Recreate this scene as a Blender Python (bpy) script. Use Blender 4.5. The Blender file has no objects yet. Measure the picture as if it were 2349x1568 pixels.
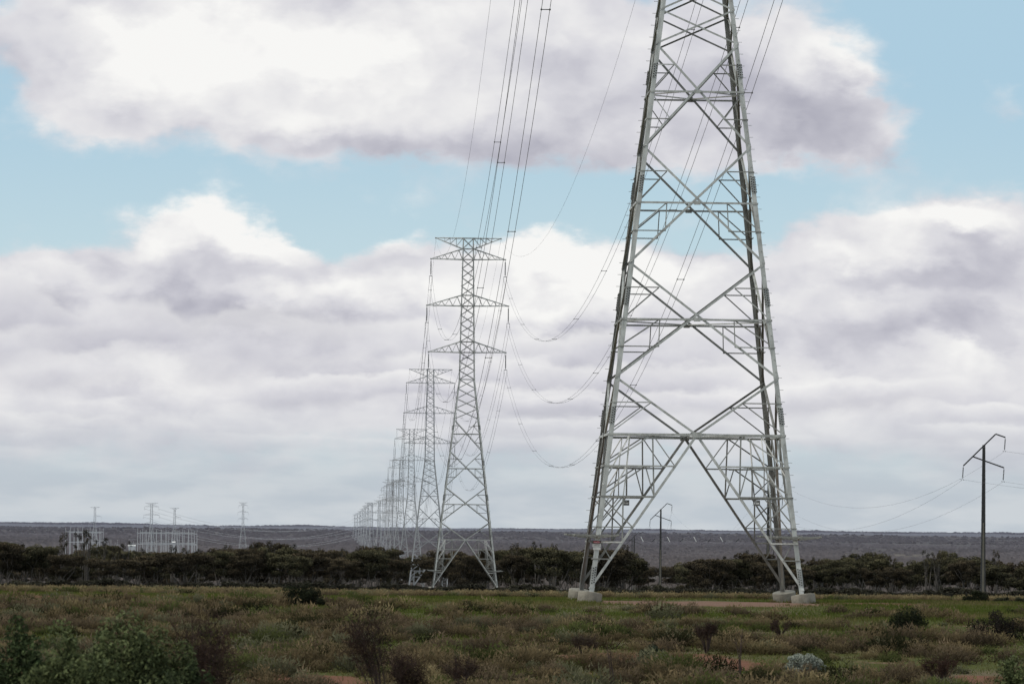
import bpy, math, random
import numpy as np
from mathutils import Vector, Matrix

random.seed(11)
rng = np.random.default_rng(11)
S = bpy.context.scene
COL = S.collection
W0, H0, F = 2349.0, 1568.0, 10700.0       # photograph grid used for surveying, focal length in that grid
EYE = 3.15
PITCH = math.atan(423.5 / F)
ROLL = math.radians(0.62)

# ------------------------------------------------------------------ camera
_f = Vector((0, math.cos(PITCH), math.sin(PITCH)))
_u0 = Vector((0, -math.sin(PITCH), math.cos(PITCH)))
_r0 = Vector((1, 0, 0))
_R = _r0 * math.cos(ROLL) + _u0 * math.sin(ROLL)
_U = -_r0 * math.sin(ROLL) + _u0 * math.cos(ROLL)


def ray(x, y):
    return _f + _R * ((x - W0 / 2) / F) - _U * ((y - H0 / 2) / F)


def at(x, y, D):
    """world point seen at survey position x, y at distance D along the road direction"""
    d = ray(x, y)
    return Vector((0, 0, EYE)) + d * (D / d.y)


def lateral(x, D, y=1360):
    return at(x, y, D).x


cam_d = bpy.data.cameras.new('camera')
cam_d.sensor_width = 36
cam_d.lens = 36 * F / W0
cam_d.clip_start = 1
cam_d.clip_end = 120000
cam_d.dof.use_dof = True
cam_d.dof.focus_distance = 330
cam_d.dof.aperture_fstop = 7.1
cam = bpy.data.objects.new('camera', cam_d)
COL.objects.link(cam)
m = Matrix((( _R.x, _U.x, -_f.x), (_R.y, _U.y, -_f.y), (_R.z, _U.z, -_f.z))).to_4x4()
m.translation = (0, 0, EYE)
cam.matrix_world = m
S.camera = cam
S.view_settings.view_transform = 'Standard'
S.view_settings.look = 'None'
S.view_settings.exposure = 0
S.cycles.max_bounces = 5
S.cycles.diffuse_bounces = 2
S.cycles.transparent_max_bounces = 4


# ------------------------------------------------------------------ naming helpers
def tag(o, label=None, cat=None, group=None, kind=None):
    if label: o['label'] = label
    if cat: o['category'] = cat
    if group: o['group'] = group
    if kind: o['kind'] = kind
    return o


def empty(name, loc, rz=0.0, label=None, cat=None, group=None):
    o = bpy.data.objects.new(name, None)
    COL.objects.link(o)
    o.empty_display_size = 0.5
    o.location = loc
    o.rotation_euler = (0, 0, rz)
    return tag(o, label, cat, group)


def link(name, me, parent=None):
    o = bpy.data.objects.new(name, me)
    COL.objects.link(o)
    if parent is not None:
        o.parent = parent
    return o


def kids(o):
    return CH.get(o.name, [])


CH = {}


def adopt(name, me, parent):
    o = link(name, me, parent)
    CH.setdefault(parent.name, []).append(o)
    return o


def copy_tree(o, parent=None):
    c = o.copy()
    COL.objects.link(c)
    if parent is not None:
        c.parent = parent
        CH.setdefault(parent.name, []).append(c)
    for ch in list(kids(o)):
        copy_tree(ch, c)
    return c


# ------------------------------------------------------------------ mesh helpers
def fast_mesh(name, verts, faces, mat, col=None, smooth=False):
    """verts (n,3), faces (m,k) arrays -> mesh; col (n,3) goes to the colour attribute"""
    verts = np.asarray(verts, dtype=np.float32)
    faces = np.asarray(faces, dtype=np.int32)
    me = bpy.data.meshes.new(name)
    k = faces.shape[1]
    me.vertices.add(len(verts))
    me.vertices.foreach_set('co', verts.ravel())
    me.loops.add(faces.size)
    me.loops.foreach_set('vertex_index', faces.ravel())
    me.polygons.add(len(faces))
    me.polygons.foreach_set('loop_start', np.arange(0, faces.size, k, dtype=np.int32))
    me.polygons.foreach_set('loop_total', np.full(len(faces), k, dtype=np.int32))
    if smooth:
        me.polygons.foreach_set('use_smooth', np.ones(len(faces), dtype=bool))
    if col is not None:
        a = me.color_attributes.new('Col', 'FLOAT_COLOR', 'POINT')
        c4 = np.ones((len(verts), 4), dtype=np.float32)
        c4[:, :3] = col
        a.data.foreach_set('color', c4.ravel())
    me.update(calc_edges=True)
    me.validate()
    me.materials.append(mat)
    return me


class MB:
    """collects simple solids and links them as one mesh"""
    def __init__(s):
        s.v, s.f, s.mi, s.cur = [], [], [], 0

    def poly(s, pts, faces):
        b = len(s.v)
        s.v += [tuple(p) for p in pts]
        for f in faces:
            s.f.append([b + i for i in f])
            s.mi.append(s.cur)

    def angle(s, a, b, size, n, off=0.0, t=0.016, flip=1):
        """steel angle section from a to b, outer flange in the plane with outward normal n"""
        a, b, n = Vector(a), Vector(b), Vector(n)
        d = (b - a).normalized()
        n = (n - d * n.dot(d)).normalized()
        p = n.cross(d) * flip
        o = n * off - p * (size / 2)
        q = -n
        prof = [(0, 0), (size, 0), (size, t), (t, t), (t, size), (0, size)]
        pts = [e + o + p * x + q * y for e in (a, b) for x, y in prof]
        fs = [[i, (i + 1) % 6, 6 + (i + 1) % 6, 6 + i] for i in range(6)]
        fs += [[0, 3, 2, 1], [0, 5, 4, 3], [6, 7, 8, 9], [6, 9, 10, 11]]
        s.poly(pts, fs)

    def leg_angle(s, a, b, size, dx, dy, t=0.02):
        a, b = Vector(a), Vector(b)
        dx, dy = Vector(dx), Vector(dy)
        prof = [(0, 0), (size, 0), (size, t), (t, t), (t, size), (0, size)]
        pts = [e + dx * x + dy * y for e in (a, b) for x, y in prof]
        fs = [[i, (i + 1) % 6, 6 + (i + 1) % 6, 6 + i] for i in range(6)]
        fs += [[0, 3, 2, 1], [0, 5, 4, 3], [6, 7, 8, 9], [6, 9, 10, 11]]
        s.poly(pts, fs)

    def bar(s, a, b, w, h=None, up=(0, 0, 1)):
        h = h or w
        a, b = Vector(a), Vector(b)
        d = (b - a).normalized()
        up = Vector(up)
        if abs(d.dot(up)) > 0.98: up = Vector((0, 1, 0))
        x = d.cross(up).normalized()
        y = x.cross(d)
        pts = [e + x * (sx * w / 2) + y * (sy * h / 2) for e in (a, b) for sx, sy in ((-1, -1), (1, -1), (1, 1), (-1, 1))]
        s.poly(pts, [[0, 1, 5, 4], [1, 2, 6, 5], [2, 3, 7, 6], [3, 0, 4, 7], [0, 3, 2, 1], [4, 5, 6, 7]])

    def tube(s, pts, radii, n=6, cap=True):
        pts = [Vector(p) for p in pts]
        if not hasattr(radii, '__len__'): radii = [radii] * len(pts)
        rings = []
        prev = None
        for i, p in enumerate(pts):
            d = (pts[min(i + 1, len(pts) - 1)] - pts[max(i - 1, 0)]).normalized()
            ref = Vector((0, 0, 1)) if abs(d.z) < 0.9 else Vector((0, 1, 0))
            x = d.cross(ref).normalized()
            if prev is not None and x.dot(prev) < 0 and abs(d.z) < 0.9: pass
            prev = x
            y = x.cross(d)
            rings.append([p + (x * math.cos(2 * math.pi * k / n) + y * math.sin(2 * math.pi * k / n)) * radii[i] for k in range(n)])
        flat = [v for r in rings for v in r]
        fs = []
        for i in range(len(rings) - 1):
            for k in range(n):
                fs.append([i * n + k, i * n + (k + 1) % n, (i + 1) * n + (k + 1) % n, (i + 1) * n + k])
        if cap:
            fs.append(list(range(n))[::-1])
            fs.append([(len(rings) - 1) * n + k for k in range(n)])
        s.poly(flat, fs)

    def lathe(s, prof, n=16, c=(0, 0, 0)):
        pts = [(c[0] + r * math.cos(2 * math.pi * k / n), c[1] + r * math.sin(2 * math.pi * k / n), c[2] + z) for r, z in prof for k in range(n)]
        fs = []
        for i in range(len(prof) - 1):
            for k in range(n):
                fs.append([i * n + k, i * n + (k + 1) % n, (i + 1) * n + (k + 1) % n, (i + 1) * n + k])
        fs.append(list(range(n))[::-1])
        fs.append([(len(prof) - 1) * n + k for k in range(n)])
        s.poly(pts, fs)

    def box(s, lo, hi):
        x0, y0, z0 = lo; x1, y1, z1 = hi
        s.poly([(x0, y0, z0), (x1, y0, z0), (x1, y1, z0), (x0, y1, z0), (x0, y0, z1), (x1, y0, z1), (x1, y1, z1), (x0, y1, z1)],
               [[0, 3, 2, 1], [4, 5, 6, 7], [0, 1, 5, 4], [1, 2, 6, 5], [2, 3, 7, 6], [3, 0, 4, 7]])

    def mesh(s, name, *mats, smooth=False):
        me = bpy.data.meshes.new(name)
        me.from_pydata(s.v, [], s.f)
        for mt in mats: me.materials.append(mt)
        if len(mats) > 1: me.polygons.foreach_set('material_index', s.mi)
        if smooth: me.polygons.foreach_set('use_smooth', [True] * len(s.f))
        me.update()
        return me


# ------------------------------------------------------------------ materials
def new_mat(name):
    mt = bpy.data.materials.new(name)
    mt.use_nodes = True
    nt = mt.node_tree
    return mt, nt, nt.nodes['Principled BSDF']


def N(nt, typ, **kw):
    n = nt.nodes.new(typ)
    for k, v in kw.items():
        setattr(n, k, v)
    return n


def steel(name, c0, c1, metallic=0.35, rough=0.5, scale=3.0, streak=True):
    mt, nt, p = new_mat(name)
    tc = N(nt, 'ShaderNodeTexCoord')
    n1 = N(nt, 'ShaderNodeTexNoise'); n1.inputs['Scale'].default_value = scale; n1.inputs['Detail'].default_value = 5
    cr = N(nt, 'ShaderNodeValToRGB')
    cr.color_ramp.elements[0].position = 0.3; cr.color_ramp.elements[0].color = (*c0, 1)
    cr.color_ramp.elements[1].position = 0.72; cr.color_ramp.elements[1].color = (*c1, 1)
    mp = N(nt, 'ShaderNodeMapping'); mp.inputs['Scale'].default_value = (1.6, 1.6, 0.5)
    nt.links.new(tc.outputs['Object'], mp.inputs['Vector']); nt.links.new(mp.outputs['Vector'], n1.inputs['Vector'])
    nt.links.new(n1.outputs['Fac'], cr.inputs['Fac'])
    nt.links.new(cr.outputs['Color'], p.inputs['Base Color'])
    p.inputs['Metallic'].default_value = metallic
    p.inputs['Roughness'].default_value = rough
    return mt


M_STEEL = steel('galvanised_steel', (0.32, 0.325, 0.305), (0.58, 0.585, 0.55), 0.35, 0.42)
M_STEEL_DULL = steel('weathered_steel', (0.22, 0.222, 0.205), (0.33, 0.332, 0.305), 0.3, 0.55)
M_STEEL_DARK = steel('shaded_steel', (0.18, 0.18, 0.168), (0.30, 0.298, 0.278), 0.25, 0.55)  # shade of rear and far-side members, put into the base colour
M_STEEL_MID = steel('distant_steel', (0.30, 0.31, 0.32), (0.40, 0.41, 0.42), 0.1, 0.6, 1.0)  # both far steels carry aerial haze in their base colour
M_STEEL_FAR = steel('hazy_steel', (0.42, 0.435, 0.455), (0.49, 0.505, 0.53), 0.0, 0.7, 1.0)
M_STEEL_BRIGHT = steel('glint_steel', (0.66, 0.66, 0.63), (0.80, 0.80, 0.77), 0.2, 0.4)  # sun glints on a few members, painted as a lighter steel
M_BOLT = steel('bolt_steel', (0.05, 0.05, 0.05), (0.09, 0.09, 0.085), 0.2, 0.6)
M_WIRE = steel('conductor_aluminium', (0.12, 0.12, 0.125), (0.19, 0.19, 0.195), 0.0, 0.6, 0.2)
M_WIRE_PALE = steel('bright_conductor', (0.62, 0.62, 0.62), (0.78, 0.78, 0.78), 0.0, 0.5, 0.2)  # caught sunlight put into the cable colour
M_INSUL = steel('insulator_polymer', (0.10, 0.105, 0.11), (0.17, 0.175, 0.18), 0.0, 0.5)
M_POLE = steel('painted_pole_steel', (0.026, 0.026, 0.025), (0.045, 0.045, 0.042), 0.0, 0.6)
M_RODW = steel('white_rod', (0.7, 0.7, 0.68), (0.8, 0.8, 0.78), 0.0, 0.5)
M_RODB = steel('dark_rod', (0.02, 0.02, 0.025), (0.04, 0.04, 0.045), 0.0, 0.5)
M_WHITE = steel('white_paint', (0.62, 0.62, 0.60), (0.78, 0.78, 0.75), 0.0, 0.5)
M_RED = steel('red_enamel', (0.42, 0.02, 0.05), (0.50, 0.03, 0.06), 0.0, 0.4)
M_BLACK = steel('black_enamel', (0.015, 0.01, 0.012), (0.02, 0.016, 0.018), 0.0, 0.4)
M_PLATE = steel('grey_plate', (0.10, 0.10, 0.10), (0.15, 0.15, 0.15), 0.1, 0.5)


def concrete(name, c0, c1, scale=2.5):
    mt, nt, p = new_mat(name)
    tc = N(nt, 'ShaderNodeTexCoord')
    n1 = N(nt, 'ShaderNodeTexNoise'); n1.inputs['Scale'].default_value = scale; n1.inputs['Detail'].default_value = 8; n1.inputs['Roughness'].default_value = 0.65
    sx = N(nt, 'ShaderNodeSeparateXYZ')
    mr = N(nt, 'ShaderNodeMapRange'); mr.inputs['From Min'].default_value = -0.05; mr.inputs['From Max'].default_value = 0.3
    mr.inputs['To Min'].default_value = 0.72; mr.inputs['To Max'].default_value = 1.0
    cr = N(nt, 'ShaderNodeValToRGB')
    cr.color_ramp.elements[0].position = 0.3; cr.color_ramp.elements[0].color = (*c0, 1)
    cr.color_ramp.elements[1].position = 0.7; cr.color_ramp.elements[1].color = (*c1, 1)
    mx = N(nt, 'ShaderNodeMixRGB', blend_type='MULTIPLY'); mx.inputs['Fac'].default_value = 1
    bp = N(nt, 'ShaderNodeBump'); bp.inputs['Strength'].default_value = 0.4; bp.inputs['Distance'].default_value = 0.02
    L = nt.links.new
    L(tc.outputs['Object'], n1.inputs['Vector']); L(tc.outputs['Object'], sx.inputs[0])
    L(sx.outputs['Z'], mr.inputs['Value']); L(n1.outputs['Fac'], cr.inputs['Fac'])
    L(cr.outputs['Color'], mx.inputs['Color1']); L(mr.outputs['Result'], mx.inputs['Color2'])
    L(mx.outputs['Color'], p.inputs['Base Color']); L(n1.outputs['Fac'], bp.inputs['Height']); L(bp.outputs['Normal'], p.inputs['Normal'])
    p.inputs['Roughness'].default_value = 0.9
    return mt


M_CONC = concrete('footing_concrete', (0.15, 0.14, 0.112), (0.31, 0.29, 0.24), 3.5)
M_POLECORE = concrete('pole_concrete', (0.11, 0.10, 0.078), (0.17, 0.16, 0.125), 0.6)


def veg(name, transl=0.15, jitter=0.25, through=0.0):
    mt, nt, p = new_mat(name)
    at_ = N(nt, 'ShaderNodeVertexColor'); at_.layer_name = 'Col'
    oi = N(nt, 'ShaderNodeObjectInfo')
    mr = N(nt, 'ShaderNodeMapRange'); mr.inputs['To Min'].default_value = 1 - jitter; mr.inputs['To Max'].default_value = 1 + jitter
    mx = N(nt, 'ShaderNodeMixRGB', blend_type='MULTIPLY'); mx.inputs['Fac'].default_value = 1
    L = nt.links.new
    L(oi.outputs['Random'], mr.inputs['Value'])
    L(at_.outputs['Color'], mx.inputs['Color1']); L(mr.outputs['Result'], mx.inputs['Color2'])
    L(mx.outputs['Color'], p.inputs['Base Color'])
    p.inputs['Roughness'].default_value = 0.85
    p.inputs['Specular IOR Level'].default_value = 0.15
    if through:
        tl = N(nt, 'ShaderNodeBsdfTranslucent'); ms_ = N(nt, 'ShaderNodeMixShader'); ms_.inputs[0].default_value = through
        L(mx.outputs['Color'], tl.inputs['Color']); L(p.outputs[0], ms_.inputs[1]); L(tl.outputs[0], ms_.inputs[2])
        L(ms_.outputs[0], nt.nodes['Material Output'].inputs['Surface'])
    return mt


M_LEAF = veg('foliage')
M_SCRUB = veg('dry_scrub', 0.1, 0.18, 0.42)
M_WOOD = veg('far_woodland', 0, 0)
M_BARK = steel('dark_bark', (0.036, 0.031, 0.027), (0.105, 0.094, 0.082), 0.0, 0.9, 1.5)
M_BARK_PALE = steel('pale_bark', (0.05, 0.044, 0.038), (0.13, 0.118, 0.105), 0.0, 0.9, 1.2)
M_TWIG = steel('dead_twigs', (0.030, 0.018, 0.014), (0.060, 0.038, 0.030), 0.0, 0.9, 4.0)

# ------------------------------------------------------------------ terrain
PROF = np.array([(-500, 0), (205, 0), (222, -0.2), (250, -0.62), (300, -1.3), (420, -2.95), (657, -5.95), (1016, -12.3), (1436, -16.9),
                 (1850, -20.8), (2300, -25.0), (3000, -28), (6000, -29), (8500, -27), (11500, -20), (14000, -13), (15500, -16), (20000, -11),
                 (25000, -14), (28000, -10), (30000, -16), (60000, -80)])


def noise2(x, y, s, seed=0):
    """cheap smooth value noise, numpy"""
    x = np.asarray(x, dtype=float) / s; y = np.asarray(y, dtype=float) / s
    xi = np.floor(x); yi = np.floor(y); fx = x - xi; fy = y - yi
    fx = fx * fx * (3 - 2 * fx); fy = fy * fy * (3 - 2 * fy)
    def h(a, b):
        t = np.sin(a * 127.1 + b * 311.7 + seed * 74.7) * 43758.5453
        return t - np.floor(t)
    return (h(xi, yi) * (1 - fx) + h(xi + 1, yi) * fx) * (1 - fy) + (h(xi, yi + 1) * (1 - fx) + h(xi + 1, yi + 1) * fx) * fy


def ground_z(x, y):
    x = np.asarray(x, dtype=float); y = np.asarray(y, dtype=float)
    z = np.interp(y, PROF[:, 0], PROF[:, 1])
    near = np.clip((600 - y) / 300, 0, 1)
    z = z + near * ((noise2(x, y, 9, 1) - 0.5) * 0.16 + (noise2(x, y, 31, 2) - 0.5) * 0.12)
    far = np.clip((y - 5000) / 6000, 0, 1)
    z = z + far * ((noise2(x, y, 900, 3) - 0.5) * 7 + (noise2(x, y, 260, 5) - 0.5) * 3.5)
    vf = np.clip((y - 18000) / 5000, 0, 1)
    z = z + vf * ((noise2(x, y * 0.2, 420, 8) - 0.5) * 14 + (noise2(x, y * 0.2, 110, 9) - 0.5) * 7)
    return z


ds = np.concatenate([np.linspace(-60, 60, 13)[:-1], np.linspace(60, 320, 110)[:-1], np.geomspace(320, 60000, 240)])
ths = np.concatenate([np.linspace(-0.75, -0.16, 40)[:-1], np.linspace(-0.16, 0.16, 330), np.linspace(0.16, 0.75, 40)[1:]])
DD, TT = np.meshgrid(ds, ths, indexing='ij')
XX = np.where(DD > 60, DD, 60.0) * np.tan(TT)
ZZ = ground_z(XX, DD)
nv = DD.shape
idx = np.arange(nv[0] * nv[1]).reshape(nv)
quads = np.stack([idx[:-1, :-1], idx[:-1, 1:], idx[1:, 1:], idx[1:, :-1]], -1).reshape(-1, 4)

T1C = at(1581, 1380, 203)


SOIL = [(lateral(1470, 114), 114, 2.4, 5.0), (lateral(1640, 112), 110, 1.4, 4.0), (lateral(30, 197), 197, 2.6, 8.0), (lateral(2255, 101), 101, 1.5, 4.0), (lateral(700, 96), 95, 1.5, 4.0), (lateral(1950, 203), 201, 4.0, 3.0)]


def in_soil(x, y):
    return any(((x - cx) / rx) ** 2 + ((y - cy) / ry) ** 2 < 1.1 for cx, cy, rx, ry in SOIL)


def ground_material():
    mt, nt, p = new_mat('plain_soil_and_grass')
    L = nt.links.new
    g = N(nt, 'ShaderNodeNewGeometry')
    sx = N(nt, 'ShaderNodeSeparateXYZ'); L(g.outputs['Position'], sx.inputs[0])

    def noise(scale, detail=6, rough=0.6):
        n = N(nt, 'ShaderNodeTexNoise'); n.inputs['Scale'].default_value = scale
        n.inputs['Detail'].default_value = detail; n.inputs['Roughness'].default_value = rough
        L(g.outputs['Position'], n.inputs['Vector'])
        return n.outputs['Fac']

    def ramp(src, stops):
        cr = N(nt, 'ShaderNodeValToRGB')
        e = cr.color_ramp.elements
        while len(e) < len(stops): e.new(0.5)
        for el, (pos, c) in zip(e, stops):
            el.position = pos; el.color = (*c, 1) if len(c) == 3 else c
        L(src, cr.inputs['Fac'])
        return cr.outputs['Color']

    def mix(fac, a, b):
        mx = N(nt, 'ShaderNodeMixRGB')
        if isinstance(fac, float): mx.inputs['Fac'].default_value = fac
        else: L(fac, mx.inputs['Fac'])
        for s_, v in ((mx.inputs['Color1'], a), (mx.inputs['Color2'], b)):
            if isinstance(v, tuple): s_.default_value = (*v, 1)
            else: L(v, s_)
        return mx.outputs['Color']

    def math_(op, a, b=None, c=None, clamp=False):
        n = N(nt, 'ShaderNodeMath', operation=op, use_clamp=clamp)
        for i, v in enumerate((a, b, c)):
            if v is None: continue
            if isinstance(v, (int, float)): n.inputs[i].default_value = v
            else: L(v, n.inputs[i])
        return n.outputs[0]

    def mapr(v, a, b, c=0.0, d=1.0):
        n = N(nt, 'ShaderNodeMapRange', interpolation_type='SMOOTHSTEP')
        n.inputs['From Min'].default_value = a; n.inputs['From Max'].default_value = b
        n.inputs['To Min'].default_value = c; n.inputs['To Max'].default_value = d
        L(v, n.inputs['Value'])
        return n.outputs['Result']

    fine = noise(5.0, 8, 0.7)
    green = ramp(fine, [(0.3, (0.036, 0.044, 0.009)), (0.7, (0.094, 0.100, 0.024))])
    dry = ramp(fine, [(0.3, (0.075, 0.056, 0.032)), (0.72, (0.190, 0.146, 0.090))])
    soil = ramp(fine, [(0.25, (0.12, 0.066, 0.045)), (0.75, (0.24, 0.150, 0.108))])
    red = ramp(fine, [(0.25, (0.105, 0.045, 0.026)), (0.75, (0.21, 0.10, 0.062))])
    near = mix(mapr(noise(0.11, 5), 0.47, 0.62), green, dry)
    strip = math_('MULTIPLY', mapr(sx.outputs['Y'], 186, 200), mapr(sx.outputs['Y'], 226, 218))
    near = mix(math_('MULTIPLY', strip, 0.75), near, green)
    near = mix(mapr(noise(0.21, 6), 0.57, 0.66), near, soil)
    # bare earth worked over under the near tower
    ex = math_('DIVIDE', math_('SUBTRACT', sx.outputs['X'], T1C.x + 0.2), 6.0)
    ey = math_('DIVIDE', math_('SUBTRACT', sx.outputs['Y'], T1C.y - 4.0), 14.0)
    r2 = math_('ADD', math_('MULTIPLY', ex, ex), math_('MULTIPLY', ey, ey))
    r2 = math_('ADD', r2, math_('MULTIPLY', math_('SUBTRACT', noise(0.6, 6), 0.5), 1.6))
    near = mix(mapr(r2, 1.05, 0.7), near, soil)
    for (cx, cy, rx, ry) in SOIL:
        ex = math_('DIVIDE', math_('SUBTRACT', sx.outputs['X'], cx), rx); ey = math_('DIVIDE', math_('SUBTRACT', sx.outputs['Y'], cy), ry)
        r2 = math_('ADD', math_('MULTIPLY', ex, ex), math_('MULTIPLY', ey, ey))
        r2 = math_('ADD', r2, math_('MULTIPLY', math_('SUBTRACT', noise(0.7, 5), 0.5), 1.8))
        near = mix(mapr(r2, 1.1, 0.6), near, red)
    # far plain: scrub with pale clearings, aerial haze mixed into the colours
    mp = N(nt, 'ShaderNodeMapping'); mp.inputs['Scale'].default_value = (0.0022, 0.0009, 0)
    L(g.outputs['Position'], mp.inputs['Vector'])
    nf = N(nt, 'ShaderNodeTexNoise'); nf.inputs['Scale'].default_value = 1; nf.inputs['Detail'].default_value = 7
    L(mp.outputs['Vector'], nf.inputs['Vector'])
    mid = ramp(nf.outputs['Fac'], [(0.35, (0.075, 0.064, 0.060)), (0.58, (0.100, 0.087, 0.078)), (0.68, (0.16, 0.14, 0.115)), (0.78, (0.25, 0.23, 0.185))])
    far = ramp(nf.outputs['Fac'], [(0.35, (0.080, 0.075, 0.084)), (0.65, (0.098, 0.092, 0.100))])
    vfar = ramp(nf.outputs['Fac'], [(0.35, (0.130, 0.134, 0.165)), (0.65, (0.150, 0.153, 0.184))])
    belt_floor = ramp(noise(0.35, 6), [(0.3, (0.018, 0.016, 0.013)), (0.7, (0.044, 0.038, 0.030))])  # darker ground through the tree belt
    c = mix(mapr(sx.outputs['Y'], 270, 400), near, belt_floor)
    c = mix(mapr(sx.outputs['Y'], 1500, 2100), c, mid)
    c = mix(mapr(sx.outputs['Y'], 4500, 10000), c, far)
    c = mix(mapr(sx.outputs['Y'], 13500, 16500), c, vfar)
    L(c, p.inputs['Base Color'])
    p.inputs['Roughness'].default_value = 0.95
    p.inputs['Specular IOR Level'].default_value = 0.1
    bp = N(nt, 'ShaderNodeBump'); bp.inputs['Strength'].default_value = 0.6; bp.inputs['Distance'].default_value = 0.08
    L(fine, bp.inputs['Height']); L(bp.outputs['Normal'], p.inputs['Normal'])
    return mt


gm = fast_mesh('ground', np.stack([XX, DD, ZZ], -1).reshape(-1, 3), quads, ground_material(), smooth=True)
tag(link('ground', gm), 'open plain of dry scrub, green grass and red soil falling away to a hazy horizon', kind='structure')


def gz(x, y):
    return float(ground_z(np.array([x]), np.array([y]))[0])


# ------------------------------------------------------------------ lattice tower
HW = 29.7
WB = 4.62


def half(h):
    if h <= HW: return WB - (WB - 1.12) * h / HW
    return 1.12 - (1.12 - 0.76) * (h - HW) / (49.6 - HW)


NRM = [Vector((0, -1, 0)), Vector((1, 0, 0)), Vector((0, 1, 0)), Vector((-1, 0, 0))]


def P(face, h, s):
    w = half(h)
    x = s * w
    return [Vector((x, -w, h)), Vector((w, x, h)), Vector((-x, w, h)), Vector((-w, -x, h))][face]


BELTS = [7.15, 12.1, 17.15, 22.0]
NODES = [9.6, 14.55, 19.6, 24.1]
TOPN = [24.1, 25.6, 27.0, 28.4, 29.7]
ARMS = [(33.5, 35.0, 5.44), (40.05, 41.55, 5.75), (46.6, 48.1, 5.24)]


def lerp(a, b, t): return a + (b - a) * t


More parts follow.
